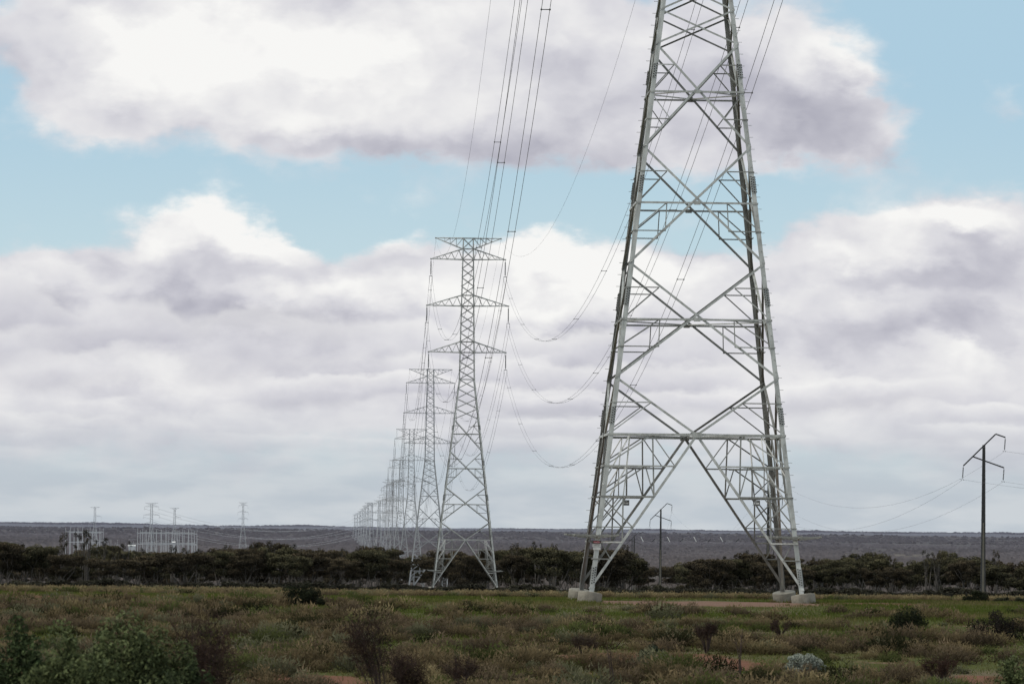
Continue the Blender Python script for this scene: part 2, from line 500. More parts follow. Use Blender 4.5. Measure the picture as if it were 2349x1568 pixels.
def body_members():
    """all bracing of the part below the waist: (kind, a, b, size, normal, offset)"""
    out = []
    for fc in (0, 2, 1, 3):
        n = NRM[fc]
        C = P(fc, BELTS[0], 0)
        V = {}
        for sd in (-1, 1):
            foot = P(fc, 0.55, sd)
            out.append(('main_diagonal', C, foot, 0.12, n, 0.018 if sd < 0 else -0.03))
            out.append(('main_diagonal', C, P(fc, NODES[0], sd), 0.11, n, -0.03 if sd < 0 else 0.018))
            def Vd(h): return lerp(foot, C, (h - 0.55) / (BELTS[0] - 0.55))
            def Lg(h): return P(fc, h, sd)
            a, b, c, c2, d = 5.8, 4.5, 3.19, 2.55, 1.83
            for h, sz in ((a, .07), (b, .07), (c, .05), (c2, .065), (d, .055)):
                out.append(('horizontal_strut', Lg(h), Vd(h), sz, n, 0.034))
            Q = lerp(P(fc, BELTS[0], 0), Lg(BELTS[0]), 0.5)
            ma = lerp(Lg(a), Vd(a), 0.32); mb = lerp(Lg(b), Vd(b), 0.42); mc = lerp(Lg(a), Vd(a), 0.58)
            for p0, p1, sz in ((Q, Lg(a), .065), (Q, Vd(a), .05), (Q, Vd(b), .07), (mc, Lg(b), .065), (mc, Vd(b), .055),
                               (ma, mb, .06), (mb, Vd(c2), .07), (Lg(b), Vd(c), .06), (mb, Lg(c), .06),
                               (lerp(Lg(c2), Vd(c2), 0.2), Vd(d), .05)):
                out.append(('secondary_brace', p0, p1, sz, n, -0.055))
        out.append(('belt', P(fc, BELTS[0], -1), P(fc, BELTS[0], 1), 0.11, n, 0.036))
        for i in range(3):
            lo, hi = NODES[i], NODES[i + 1]
            out.append(('main_diagonal', P(fc, lo, -1), P(fc, hi, 1), 0.11, n, 0.018))
            out.append(('main_diagonal', P(fc, lo, 1), P(fc, hi, -1), 0.11, n, -0.03))
            out.append(('belt', P(fc, BELTS[i + 1], -1), P(fc, BELTS[i + 1], 1), 0.09, n, 0.036))
        for i in range(len(TOPN) - 1):
            lo, hi = TOPN[i], TOPN[i + 1]
            out.append(('main_diagonal', P(fc, lo, -1), P(fc, hi, 1), 0.085, n, 0.018))
            out.append(('main_diagonal', P(fc, lo, 1), P(fc, hi, -1), 0.085, n, -0.03))
        out.append(('belt', P(fc, HW, -1), P(fc, HW, 1), 0.08, n, 0.036))
        for i, hb in enumerate(BELTS):
            Cb = P(fc, hb, 0)
            for sd in (-1, 1):
                up = P(fc, NODES[i], sd)
                J = lerp(Cb, up, 0.56)
                out.append(('horizontal_strut', J, P(fc, J.z, sd), .055, n, 0.034))
                out.append(('secondary_brace', J, P(fc, hb, sd), .055, n, -0.055))
                if i > 0:
                    dn = P(fc, NODES[i - 1], sd)
                    J = lerp(Cb, dn, 0.47 if i < 3 else 0.5)
                    out.append(('horizontal_strut', J, P(fc, J.z, sd), .055, n, 0.034))
                    if i < 3:
                        q = lerp(Cb, P(fc, hb, sd), 0.5)
                        out.append(('secondary_brace', J, q, .05, n, -0.055))
                        out.append(('secondary_brace', P(fc, J.z, sd), q, .06, n, -0.055))
                    else:
                        out.append(('secondary_brace', J, P(fc, hb, sd), .05, n, -0.055))
    # plan bracing and hip bracing inside the legs
    for hb in (BELTS[0], BELTS[1], BELTS[3]):
        for fc in range(4):
            out.append(('plan_brace', P(fc, hb, 0), P((fc + 1) % 4, hb, 0), .06, Vector((0, 0, -1)), -0.02))
    for fc in range(4):
        g = (fc + 1) % 4
        def Vf(face, sd, h):
            foot = P(face, 0.55, sd); C = P(face, BELTS[0], 0)
            return lerp(foot, C, (h - 0.55) / (BELTS[0] - 0.55))
        qa, qb = lerp(P(fc, 7.15, 0), P(fc, 7.15, 1), .5), lerp(P(g, 7.15, 0), P(g, 7.15, -1), .5)
        mids = []
        for p0, p1 in ((qa, qb), (lerp(Vf(fc, 1, 5.8), P(fc, 5.8, 1), .35), lerp(Vf(g, -1, 5.8), P(g, 5.8, -1), .35)),
                       (Vf(fc, 1, 4.5), Vf(g, -1, 4.5)), (Vf(fc, 1, 2.55), Vf(g, -1, 2.55))):
            out.append(('hip_brace', p0, p1, .06, Vector((0, 0, 1)), 0))
            mids.append((p0 + p1) / 2)
        leg = lambda h: P(fc, h, 1) * 1.0
        nn = (NRM[fc] + NRM[g]).cross(Vector((0, 0, 1)))
        for p0, p1 in ((mids[0], leg(5.0)), (mids[1], leg(3.7)), (mids[2], leg(2.6)), (mids[0], mids[1]), (mids[1], mids[2])):
            out.append(('hip_brace', p0, p1, .055, nn, 0))
    return out


def mast_face(fc, mb):
    n = NRM[fc]
    lv = [29.7, 30.95, 32.2, 33.5, 35.0, 36.25, 37.5, 38.75, 40.05, 41.55, 42.8, 44.05, 45.3, 46.6, 48.1, 49.6]
    for lo, hi in zip(lv, lv[1:]):
        mb.angle(P(fc, lo, -1), P(fc, hi, 1), 0.075, n, 0.015)
        mb.angle(P(fc, lo, 1), P(fc, hi, -1), 0.075, n, -0.03)
    for h in (33.5, 35.0, 40.05, 41.55, 46.6, 48.1, 49.6):
        mb.angle(P(fc, h, -1), P(fc, h, 1), 0.08, n, 0.034)


def arm_mesh(kind, sd, lace, long=0.0):
    """one cross-arm on side sd; kind index 0-2 = phase arms, 3 = earth wire arm. lace picks the lacing or the chords"""
    mb = MB()
    if kind < 3:
        hb, ht, ln = ARMS[kind]
        tip = Vector((sd * ln, 0, hb + 0.05))
        roots_m = [Vector((sd * half(hb), sy * half(hb), hb)) for sy in (-1, 1)]      # flat chords
        roots_o = [Vector((sd * half(ht), sy * half(ht), ht)) for sy in (-1, 1)]      # sloping chords
    else:
        hb, ht, ln = 49.6, 48.1, 4.59 + long
        tip = Vector((sd * ln, 0, 49.6))
        roots_m = [Vector((sd * half(hb), sy * half(hb), hb)) for sy in (-1, 1)]
        roots_o = [Vector((sd * half(ht), sy * half(ht), ht)) for sy in (-1, 1)]
    ts = [0.0, 0.24, 0.47, 0.67, 0.84]
    for k, sy in enumerate((-1, 1)):
        n = Vector((0, sy, 0.2))
        if not lace:
            mb.angle(roots_m[k], tip, 0.10, n, 0.0)
            mb.angle(roots_o[k], tip, 0.10, n, 0.012)
        else:
            if kind < 3:
                for i in range(len(ts) - 1):
                    a = lerp(roots_m[k], tip, ts[i]); bmid = lerp(roots_o[k], tip, (ts[i] + ts[i + 1]) / 2); c = lerp(roots_m[k], tip, ts[i + 1])
                    mb.angle(a, bmid, 0.05, n, -0.03); mb.angle(bmid, c, 0.05, n, -0.034)
            else:
                for i in range(1, 4):
                    t0, t1 = ts[i], ts[i + 1]
                    mb.angle(lerp(roots_m[k], tip, t0), lerp(roots_o[k], tip, t0), 0.05, n, -0.03)
                    mb.angle(lerp(roots_o[k], tip, t0), lerp(roots_m[k], tip, ts[i - 1]), 0.05, n, -0.034)
    if lace:
        for i in range(len(ts) - 1):
            mb.angle(lerp(roots_m[0], tip, ts[i]), lerp(roots_m[1], tip, ts[i + 1]), 0.05, Vector((0, 0, -1)), -0.02)
            mb.angle(lerp(roots_m[0], tip, ts[i + 1]), lerp(roots_m[1], tip, ts[i + 1]), 0.05, Vector((0, 0, -1)), -0.024)
    else:
        mb.box((tip.x - 0.12, -0.06, tip.z - 0.12), (tip.x + 0.12, 0.06, tip.z + 0.08))
    return mb


def insulator_mesh(n=10):
    mb = MB()
    prof = [(0.03, -0.12), (0.03, -0.3)]
    z = -0.3
    for i in range(13):
        prof += [(0.055, z), (0.105, z - 0.07), (0.05, z - 0.09)]
        z -= 0.145
    prof += [(0.03, z), (0.03, z - 0.18)]
    mb.lathe(prof[::-1], n)
    return mb, z - 0.18


INS_MB, INS_Z = insulator_mesh()
CLAMP_Z = INS_Z - 0.5                      # where the conductors sit below the arm


def yoke_mesh():
    mb = MB()
    mb.bar((-0.2, 0, INS_Z - 0.03), (0.2, 0, INS_Z - 0.03), 0.05, 0.07)
    for sx in (-1, 1):
        mb.bar((sx * 0.2, 0, INS_Z), (sx * 0.2, 0, CLAMP_Z), 0.05)
        mb.bar((sx * 0.2, -0.22, CLAMP_Z), (sx * 0.2, 0.22, CLAMP_Z), 0.07, 0.09)
    return mb


def leg_geometry(mb, sx, sy, size=0.20, size2=0.14, pegs=False):
    dx, dy = Vector((-sx, 0, 0)), Vector((0, -sy, 0))
    def c(h): return Vector((sx * half(h), sy * half(h), h))
    mb.leg_angle(c(0.38), c(HW), size, dx, dy)
    mb.leg_angle(c(HW), c(49.6), size2, dx, dy)
    if pegs:
        h = 3.4; k = 0
        while h < 49:
            p = c(h)
            if k % 2 == 0: mb.bar(p + Vector((-sx * 0.0, -sy * 0.08, 0)), p + Vector((sx * 0.17, -sy * 0.08, 0)), 0.018)
            else: mb.bar(p + Vector((-sx * 0.08, 0, 0)), p + Vector((-sx * 0.08, sy * 0.17, 0)), 0.018)
            h += 0.26; k += 1


def make_tower(mat, mat2, detailed=True):
    root = empty('transmission_tower', (0, 0, 0))
    for sx, sy, pg in ((-1, -1, False), (1, -1, True), (1, 1, False), (-1, 1, True)):
        mb = MB(); leg_geometry(mb, sx, sy, pegs=pg)
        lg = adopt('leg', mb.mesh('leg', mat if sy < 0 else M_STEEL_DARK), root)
        for h0, ln in ((0.75, 0.8), (7.6, 0.75), (12.7, 0.75), (17.6, 0.75), (22.6, 0.65)):
            mb = MB()
            w = half(h0 + ln / 2)
            for ax in (0, 1):
                def q(u, h, o):
                    wd = half(h)
                    return Vector((sx * (wd - u), sy * (wd + o), h)) if ax == 0 else Vector((sx * (wd + o), sy * (wd - u), h))
                mb.cur = 0
                pts = [q(u, h, o) for o in (0.005, 0.02) for u, h in ((0.012, h0), (0.188, h0), (0.188, h0 + ln), (0.012, h0 + ln))]
                mb.poly(pts, [[0, 1, 2, 3], [7, 6, 5, 4], [0, 4, 5, 1], [1, 5, 6, 2], [2, 6, 7, 3], [3, 7, 4, 0]])
                mb.cur = 1
                rows = int(ln / 0.105)
                for r in range(rows):
                    for u in (0.055, 0.145):
                        hh = h0 + 0.06 + r * 0.105 + (0.03 if u > 0.1 else 0)
                        a = q(u, hh, 0.015); b = q(u, hh, 0.05)
                        mb.bar(a, b, 0.055)
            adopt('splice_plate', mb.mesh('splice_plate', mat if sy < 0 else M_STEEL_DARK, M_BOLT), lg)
    count = {}
    rest = {}
    for kind, a, b, sz, n, off in body_members():
        k = count.get(kind, 0)
        count[kind] = k + 1
        if k < 96 :
            mb = MB(); mb.angle(a, b, sz * .88, n, off + 0.0007 * (k % 7))
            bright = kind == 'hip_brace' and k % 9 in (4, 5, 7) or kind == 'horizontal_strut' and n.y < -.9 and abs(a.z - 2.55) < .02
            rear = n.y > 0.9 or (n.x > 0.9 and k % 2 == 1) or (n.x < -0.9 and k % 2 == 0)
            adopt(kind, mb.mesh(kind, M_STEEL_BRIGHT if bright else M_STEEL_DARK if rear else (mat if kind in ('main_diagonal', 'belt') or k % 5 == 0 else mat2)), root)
        else:
            rest.setdefault(kind, MB()).angle(a, b, sz, n, off + 0.0007 * (k % 7))
    for kind, mb in rest.items():
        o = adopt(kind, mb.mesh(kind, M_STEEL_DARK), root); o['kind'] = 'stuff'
    # gusset plates where the diagonals cross
    for fc in range(4):
        for hb in BELTS:
            mb = MB(); c = P(fc, hb, 0); n = NRM[fc]; t = n.cross(Vector((0, 0, 1)))
            s_ = 0.2 if hb < 8 else 0.14
            for o in (0.055,):
                pts = [c + t * (x * s_) + Vector((0, 0, y * s_)) + n * q_ for q_ in (o, o + 0.012) for x, y in ((-1, -.6), (1, -.6), (1, .6), (-1, .6))]
                mb.poly(pts, [[0, 1, 2, 3], [7, 6, 5, 4], [0, 4, 5, 1], [1, 5, 6, 2], [2, 6, 7, 3], [3, 7, 4, 0]])
            adopt('gusset_plate', mb.mesh('gusset_plate', mat), root)
    for fc in range(4):
        mb = MB(); mast_face(fc, mb)
        adopt('mast_lattice', mb.mesh('mast_lattice', mat2), root)
    add_arms(root, mat, mat2)
    for sx, sy in ((-1, -1), (1, -1), (1, 1), (-1, 1)):
        mb = MB()
        w = WB
        mb.lathe([(0.505, -0.35), (0.515, 0.345), (0.49, 0.375), (0.02, 0.38)], 40)
        ft = adopt('footing', mb.mesh('footing', M_CONC, smooth=False), root)
        ft.location = (sx * (w - 0.05), sy * (w - 0.05), 0.02); ft.rotation_euler = (sy * 0.125, -sx * 0.125, 0)
        # climbing guard: barbed strands on a tilted square frame round the leg
        mb = MB()
        c = Vector((sx * half(2.75), sy * half(2.75), 2.75))
        for r_, z_ in ((0.34, 0.0), (0.52, 0.03), (0.72, 0.06), (0.92, 0.09)):
            cs = [c + Vector((x * r_, y * r_, z_)) for x, y in ((-1, -1), (1, -1), (1, 1), (-1, 1))]
            for i in range(4):
                mb.bar(cs[i], cs[(i + 1) % 4], 0.028)
                for t in np.arange(0.08, 0.95, 0.16):
                    p = lerp(cs[i], cs[(i + 1) % 4], float(t))
                    mb.bar(p + Vector((0, 0, -0.04)), p + Vector((0, 0, 0.05)), 0.018)
        for x, y in ((-1, -1), (1, -1), (1, 1), (-1, 1)):
            mb.bar(c + Vector((x * 0.05, y * 0.05, -0.02)), c + Vector((x * 0.94, y * 0.94, 0.10)), 0.05, 0.05)
        for x, y in ((-1, 0), (1, 0), (0, 1), (0, -1)):
            mb.bar(c + Vector((x * 0.05, y * 0.05, -0.03)), c + Vector((x * 0.95, y * 0.95, 0.075)), 0.045, 0.045)
        adopt('climbing_guard', mb.mesh('climbing_guard', mat2), root)
    return root


LONG_ARM = []


def add_arms(root, mat, mat2, lace=True, sides=((0, -1), (0, 1), (1, -1), (1, 1), (2, -1), (2, 1), (3, -1), (3, 1)), ins_mat=None):
    for kind, sd in sides:
        arm = adopt('cross_arm', arm_mesh(kind, sd, False).mesh('cross_arm', mat), root)
        if kind == 3 and sd < 0: LONG_ARM.append(arm.data.name)
        if lace:
            adopt('lacing', arm_mesh(kind, sd, True).mesh('lacing', mat2), arm)
        if kind < 3:
            hb, ht, ln = ARMS[kind]
            o = adopt('insulator_string', insulator_mesh(8)[0].mesh('insulator_string', ins_mat or M_INSUL, smooth=True), root)
            o.location = (sd * ln, 0, hb)
            y = adopt('yoke', yoke_mesh().mesh('yoke', ins_mat or M_INSUL), o)


def make_far_tower(mat, fat=1.0, delta=False):
    """same tower, fewer parts: leg, lattice body, mast, arms"""
    root = empty('transmission_tower', (0, 0, 0))
    for sx, sy in ((-1, -1), (1, -1), (1, 1), (-1, 1)):
        mb = MB(); leg_geometry(mb, sx, sy, 0.22 * fat, 0.18 * fat)
        adopt('leg', mb.mesh('leg', mat), root)
    mb = MB()
    for i, (kind, a, b, sz, n, off) in enumerate(body_members()):
        if kind in ('hip_brace',): continue
        mb.angle(a, b, sz * fat, n, off + 0.0007 * (i % 7))
    adopt('lattice_body', mb.mesh('lattice_body', mat), root)
    mb = MB()
    for fc in range(4): mast_face(fc, mb)
    adopt('mast_lattice', mb.mesh('mast_lattice', mat), root)
    if delta:
        add_arms(root, mat, mat, True, ((3, -1), (3, 1), (1, 1), (0, -1)), mat)
    else:
        add_arms(root, mat, mat, True, ins_mat=mat)
    return root


def line_yaw(a, b):
    d = Vector(b) - Vector(a)
    return -math.atan2(d.x, d.y)


towers = []      # (object, base, yaw, scale z)
b1 = Vector((T1C.x, 203, 0.0)); b1.z = 0.0
b2 = at(1065.5, 1354, 657)
yaw = line_yaw(b1, b2)
T1 = make_tower(M_STEEL, M_STEEL_DULL)
T1.location = b1; T1.rotation_euler = (0, 0, yaw)
tag(T1, 'huge grey lattice pylon in the foreground, top cut off, on four round concrete footings', 'pylon', 'pylons of the main power line')
T2 = copy_tree(T1)
T2.location = b2; T2.rotation_euler = (0, 0, yaw)
tag(T2, 'whole lattice pylon with all cross-arms showing, standing before the trees left of the foreground pylon', 'pylon')
towers = [(b1, yaw, 1.0), (b2, yaw, 1.0)]

# conductors pull the strings of the near tower a little to the left
for ch in kids(T1):
    if ch.name.startswith('insulator_string'): ch.rotation_euler = (0, 0.15, 0)
# the near tower carries its left earth wire on a longer arm
for ch in kids(T1):
    if ch.name.startswith('cross_arm') and ch.data.name == LONG_ARM[0]:
        ch.data = arm_mesh(3, -1, False, 2.1).mesh('cross_arm', M_STEEL)
        for g in kids(ch): g.data = arm_mesh(3, -1, True, 2.1).mesh('lacing', M_STEEL_DULL)

# signs belong to the near tower only
def sign_parts():
    # warning board on the front left leg
    c = Vector((-half(2.45) + 0.06, -half(2.45) - 0.07, 2.40))
    mb = MB(); mb.box((c.x - .18, c.y - .012, c.z - .06), (c.x + .18, c.y, c.z + .20))
    bd = adopt('warning_sign', mb.mesh('warning_sign', M_WHITE), T1)
    bd['label'] = 'white warning board with a black and red DANGER panel'
    mb = MB(); mb.box((c.x - .18, c.y - .018, c.z + .085), (c.x + .18, c.y - .0125, c.z + .20))
    adopt('danger_panel', mb.mesh('danger_panel', M_BLACK), bd)
    mb = MB()
    pts = [(c.x + 0.155 * math.cos(t), c.y - .021, c.z + .1425 + 0.042 * math.sin(t)) for t in np.linspace(0, 2 * math.pi, 28, endpoint=False)]
    mb.poly(pts, [list(range(28))])
    adopt('red_oval', mb.mesh('red_oval', M_RED), bd)
    cu = bpy.data.curves.new('danger_word', 'FONT'); cu.body = 'DANGER'; cu.size = 0.066; cu.align_x = 'CENTER'; cu.align_y = 'CENTER'
    tmp = bpy.data.objects.new('danger_word', cu); COL.objects.link(tmp)
    me = bpy.data.meshes.new_from_object(tmp.evaluated_get(bpy.context.evaluated_depsgraph_get()))
    bpy.data.objects.remove(tmp)
    me.materials.clear(); me.materials.append(M_WHITE)
    o = adopt('danger_lettering', me, bd)
    o.location = (c.x, c.y - .024, c.z + .1425); o.rotation_euler = (math.pi / 2, 0, 0)
    mb = MB()
    for zz, w in ((0.055, .28), (0.02, .3), (-0.02, .24)):
        mb.box((c.x - w / 2, c.y - .0145, c.z + zz), (c.x + w / 2, c.y - .0125, c.z + zz + .012))
    adopt('small_print', mb.mesh('small_print', M_PLATE), bd)
    mb = MB(); mb.box((c.x - .15, c.y - .014, c.z - .19), (c.x + .17, c.y, c.z - .075))
    p2 = adopt('notice_plate', mb.mesh('notice_plate', M_WHITE), T1)
    # numbered plates hung below the 4.5 m struts
    for fc, s, zc in ((0, 0.62, 4.27), (2, 0.60, 4.27)):
        w = half(zc)
        y = -w - 0.05 if fc == 0 else w + 0.05
        x = s * w if fc == 0 else -0.62 * w
        mb = MB(); mb.box((x - .14, y - .01, zc - .12), (x + .14, y, zc + .12))
        pl = adopt('number_plate', mb.mesh('number_plate', M_PLATE), T1)
        mb = MB()
        mb.box((x - .10, y - .016, zc - .045), (x - .06, y - .0105, zc + .03))
        mb.box((x - .03, y - .016, zc - .045), (x + .10, y - .0105, zc + .01))
        mb.box((x - .07, y - .016, zc + .06), (x + .03, y - .0105, zc + .075))
        adopt('plate_marking', mb.mesh('plate_marking', M_WHITE), pl)


sign_parts()

# the rest of the main line
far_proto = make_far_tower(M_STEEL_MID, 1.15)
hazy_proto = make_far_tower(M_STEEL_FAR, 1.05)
LINE = [(988.0, 847, 1016, 'm'), (944.7, 984, 1436, 'm'), (920.8, 1055.4, 1850, 'm'), (906.5, 1100, 2200, 'm'), (897, 1105, 2600, 'm'), (889, 1124, 3000, 'h'),
        (880, 1139, 3400, 'h'), (870, 1147, 3900, 'h'), (853, 1152, 4600, 'h'), (845, 1152, 5150, 'h'), (838, 1160, 5900, 'h'), (832, 1167, 6700, 'h'), (826, 1172, 7600, 'h'),
        (820, 1176, 8600, 'h'), (814, 1179, 9700, 'h')]
LAB = ['lattice pylon just left of the whole one, its feet hidden behind the trees',
       'third smaller lattice pylon behind the trees, partly overlapped by the one to its right',
       'slim distant lattice pylon overlapping the fourth one in the receding row',
       'distant lattice pylon in the receding row where the bodies begin to crowd together',
       'distant lattice pylon crowding against its neighbours, the second of the crowded ones from the right']
used = {'m': False, 'h': False}
for i, (x, yt, D, k) in enumerate(LINE):
    top = at(x, yt, D)
    ground = gz(top.x, D)
    proto = far_proto if k == 'm' else hazy_proto
    o = copy_tree(proto) if used[k] else proto
    used[k] = True
    sc = max(0.9, min(1.2, (top.z - ground) / 49.6)) if D > 1500 else 1.0
    base = Vector((top.x, D, top.z - 49.6 * sc))
    yw = yaw if D < 3500 else yaw + 0.25
    o.location = base; o.rotation_euler = (0, 0, yw); o.scale = (1, 1, sc)
    lab = LAB[i] if i < len(LAB) else 'faint hazy pylon far off in the bunched end of the receding row'
    tag(o, lab, 'pylon', 'pylons of the main power line' if i < len(LAB) else 'hazy pylons bunched at the far end of the line')
    towers.append((base, yw, sc))

# pylons by the switchyard on the left
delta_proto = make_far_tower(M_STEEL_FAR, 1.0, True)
SIDE = [(348, 1153, 3400, 'h', 'hazy pylon with three pairs of arms rising over the larger switchyard'),
        (558, 1152, 5100, 'h', 'lone hazy pylon on the plain right of the switchyard'),
        (218, 1162, 4250, 'd', 'hazy pylon with single staggered arms above the smaller switchyard'),
        (401, 1164, 4250, 'd', 'hazy pylon with single staggered arms just right of the three-armed one')]
side_tw = []
du = False
for x, yt, D, k, lab in SIDE:
    top = at(x, yt, D)
    if k == 'h': o = copy_tree(hazy_proto)
    else:
        o = copy_tree(delta_proto) if du else delta_proto
        du = True
    ground = gz(top.x, D)
    sc = max(0.85, min(1.2, (top.z - ground) / 49.6))
    base = Vector((top.x, D, top.z - 49.6 * sc))
    o.location = base; o.rotation_euler = (0, 0, 0.15); o.scale = (1, 1, sc)
    tag(o, lab, 'pylon', 'pylons around the switchyard')
    side_tw.append((base, 0.15, sc))


# ------------------------------------------------------------------ conductors
def world_pt(tw, p):
    base, yw, sc = tw
    c, s_ = math.cos(yw), math.sin(yw)
    return Vector((base.x + c * p[0] - s_ * p[1], base.y + s_ * p[0] + c * p[1], base.z + p[2] * sc))


def span_pts(a, b, sag, n=40):
    out = []
    for i in range(n + 1):
        t = i / n
        p = lerp(a, b, t)
        out.append(Vector((p.x, p.y, p.z - 4 * sag * t * (1 - t))))
    return out


ARMN = ['lower', 'middle', 'upper']


def bundle(tA, tB, kind, sd, sag, r, where, twin=True, spacers=True, mat=None):
    mat = mat or M_WIRE
    if kind < 3:
        hb, ht, ln = ARMS[kind]
        pb = (sd * ln, 0, hb + CLAMP_Z)
        pa = (sd * ln + CLAMP_Z * math.sin(.15), 0, hb + CLAMP_Z * math.cos(.15)) if tA[0] is b1 else pb
    else:
        pb = (sd * 4.59, 0, 49.45); pa = ((-6.65 if sd < 0 else 3.1), 0, 49.45) if tA[0] is b1 else pb
    A, B = world_pt(tA, pa), world_pt(tB, pb)
    side = 'right' if sd > 0 else 'left'
    if kind < 3:
        root = empty('conductor_bundle', A)
        tag(root, f'twin conductors on the {side} {ARMN[kind]} cross-arms {where}', 'power cable', 'conductors of the main power line')
    else:
        root = None
    c, s_ = math.cos(tA[1]), math.sin(tA[1])
    ax = Vector((c, s_, 0))
    pts = span_pts(A, B, sag)
    if root is None:
        mb = MB(); mb.tube([p - A for p in pts], r * 0.62, 4)
        o = link('earth_wire', mb.mesh('earth_wire', mat)); o.location = A
        tag(o, f'thin earth wire on the {side} top bar end {where}', 'power cable', 'conductors of the main power line')
        return
    for q in (-0.2, 0.2):
        mb = MB(); mb.tube([p - A + ax * q for p in pts], r, 4)
        adopt('conductor', mb.mesh('conductor', mat), root)
    if spacers:
        L_ = (B - A).length
        n = max(4, int(L_ / 46))
        off = {0: 0.35, 1: 0.6, 2: 0.15}[kind] + (0.3 if sd > 0 else 0)
        for i in range(n):
            t = (i + (off % 1)) / n
            if t < 0.02 or t > 0.985: continue
            p = lerp(A, B, t); p.z -= 4 * sag * t * (1 - t)
            mb = MB(); p = p - A
            mb.bar(p - ax * 0.25, p + ax * 0.25, 0.04)
            for q in (-0.2, 0.2): mb.bar(p + ax * q + Vector((0, -0.12, 0)), p + ax * q + Vector((0, 0.12, 0)), 0.065)
            adopt('spacer', mb.mesh('spacer', mat), root)


WH = ['from foreground pylon to whole pylon', 'from whole pylon to third pylon', 'from third to fourth pylon', 'from fourth to fifth pylon', 'from fifth to sixth pylon']
SAGS = [(18.6, 13.7), (11.5, 8.5), (15.0, 11), (14.0, 10), (10, 7)]
for i in range(5):
    tA, tB = towers[i], towers[i + 1]
    sg = SAGS[i]
    r = [0.0135, 0.016, 0.023, 0.030, 0.035][i]
    for sd in (-1, 1):
        for kind in range(3):
            bundle(tA, tB, kind, sd, sg[0], r, WH[i], spacers=i < 3)
        bundle(tA, tB, 3, sd, sg[1], r, WH[i])

# pale conductors leaving the switchyard pylon towards the main line
tgt = towers[2 + 9]
for kind in range(3):
    for sd in (-1, 1):
        A = world_pt(side_tw[0], (sd * ARMS[kind][2], 0, ARMS[kind][0] - 1.5))
        B = world_pt(towers[2 + 8], (sd * ARMS[kind][2], 0, ARMS[kind][0] - 9))
        mb = MB(); mb.tube([p - A for p in span_pts(A, B, 16)], 0.075, 4)
        o = link('pale_cable', mb.mesh('pale_cable', M_WIRE_PALE)); o.location = A
        tag(o, f'pale cable sagging right from the {"right" if sd > 0 else "left"} {ARMN[kind]} arm of the switchyard pylon', 'power cable', 'pale cables leaving the switchyard')


# ------------------------------------------------------------------ switchyard far left
def gantry(x0, x1, ytop, ybeam, D, ncol, label, spikes=True):
    a = at(x0, ytop, D); b = at(x1, ytop, D)
    zg = gz(a.x, D)
    root = empty('switchyard_gantry', (a.x, D, zg))
    tag(root, label, 'gantry', 'steel gantries of the switchyard')
    zb = at((x0 + x1) / 2, ybeam, D).z - zg
    zt = a.z - zg
    for i in range(ncol):
        x = (b.x - a.x) * i / (ncol - 1) + random.uniform(-0.6, 0.6) * (0 < i < ncol - 1)
        mb = MB(); mb.bar((x, 0, 0), (x, 0, zb), 0.42, 0.42)
        mb.bar((x, 0, zb), (x, 0, zb + (zt - zb) * random.uniform(0.55, 1.0)), 0.3, 0.3)
        adopt('column', mb.mesh('column', M_STEEL_FAR), root)
    for z in (zb, zb * 0.62):
        mb = MB(); mb.bar((0, 0.6, z), (b.x - a.x, 0.6, z), 0.35, 0.6)
        adopt('beam', mb.mesh('beam', M_STEEL_FAR), root)
    return root


gantry(151, 237, 1207, 1219, 3900, 10, 'pale steel gantry of the smaller switchyard at the far left')
gantry(160, 232, 1211, 1221, 4150, 8, 'second pale gantry behind the front one of the smaller switchyard')
gantry(316, 452, 1210, 1223, 3800, 14, 'long pale steel gantry in front of the larger switchyard')
gantry(322, 446, 1212, 1221, 4000, 11, 'long pale gantry behind the front one of the larger switchyard')
mb = MB()
for i in range(150):
    D = random.uniform(3500, 4100)
    x = random.choice((random.uniform(175, 250), random.uniform(250, 455), random.uniform(300, 455)))
    p = at(x, 1240, D); zg = gz(p.x, D)
    ztop = at(x, random.uniform(1236, 1250), D).z
    if random.random() < 0.75: mb.bar((p.x, D, zg), (p.x, D, ztop), random.uniform(0.08, 0.22))
    else: mb.bar((p.x - random.uniform(1, 4), D, ztop), (p.x + random.uniform(1, 4), D, ztop), 0.2)
tag(link('switchgear', mb.mesh('switchgear', M_STEEL_FAR)), 'dense pale posts and busbars packed between the switchyard gantries', 'switchgear', kind='stuff')
for x, y0, y1, w, lab in ((398, 1241, 1252, 6, 'small bright white hut in the larger switchyard'), (302, 1249, 1255, 16, 'low white shed roof showing above the trees between the switchyards')):
    D = 3550
    p = at(x, y1, D); q = at(x, y0, D); hw = w / 2 / F * D; hh = q.z - p.z
    zg = gz(p.x, D)
    hut = empty('equipment_hut', (p.x, D, zg)); tag(hut, lab, 'hut')
    z1 = q.z - zg
    mb = MB(); mb.box((-hw, 0, 0), (hw, 6, z1 - 0.8)); adopt('wall', mb.mesh('wall', M_STEEL_FAR), hut)
    mb = MB()
    mb.poly([(-hw - .3, -.3, z1 - 0.8), (hw + .3, -.3, z1 - 0.8), (hw + .3, 6.3, z1 - 0.8), (-hw - .3, 6.3, z1 - 0.8), (-hw - .3, 3, z1), (hw + .3, 3, z1)],
            [[0, 1, 5, 4], [2, 3, 4, 5], [0, 4, 3], [1, 2, 5], [0, 3, 2, 1]])
    adopt('roof', mb.mesh('roof', M_WHITE), hut)


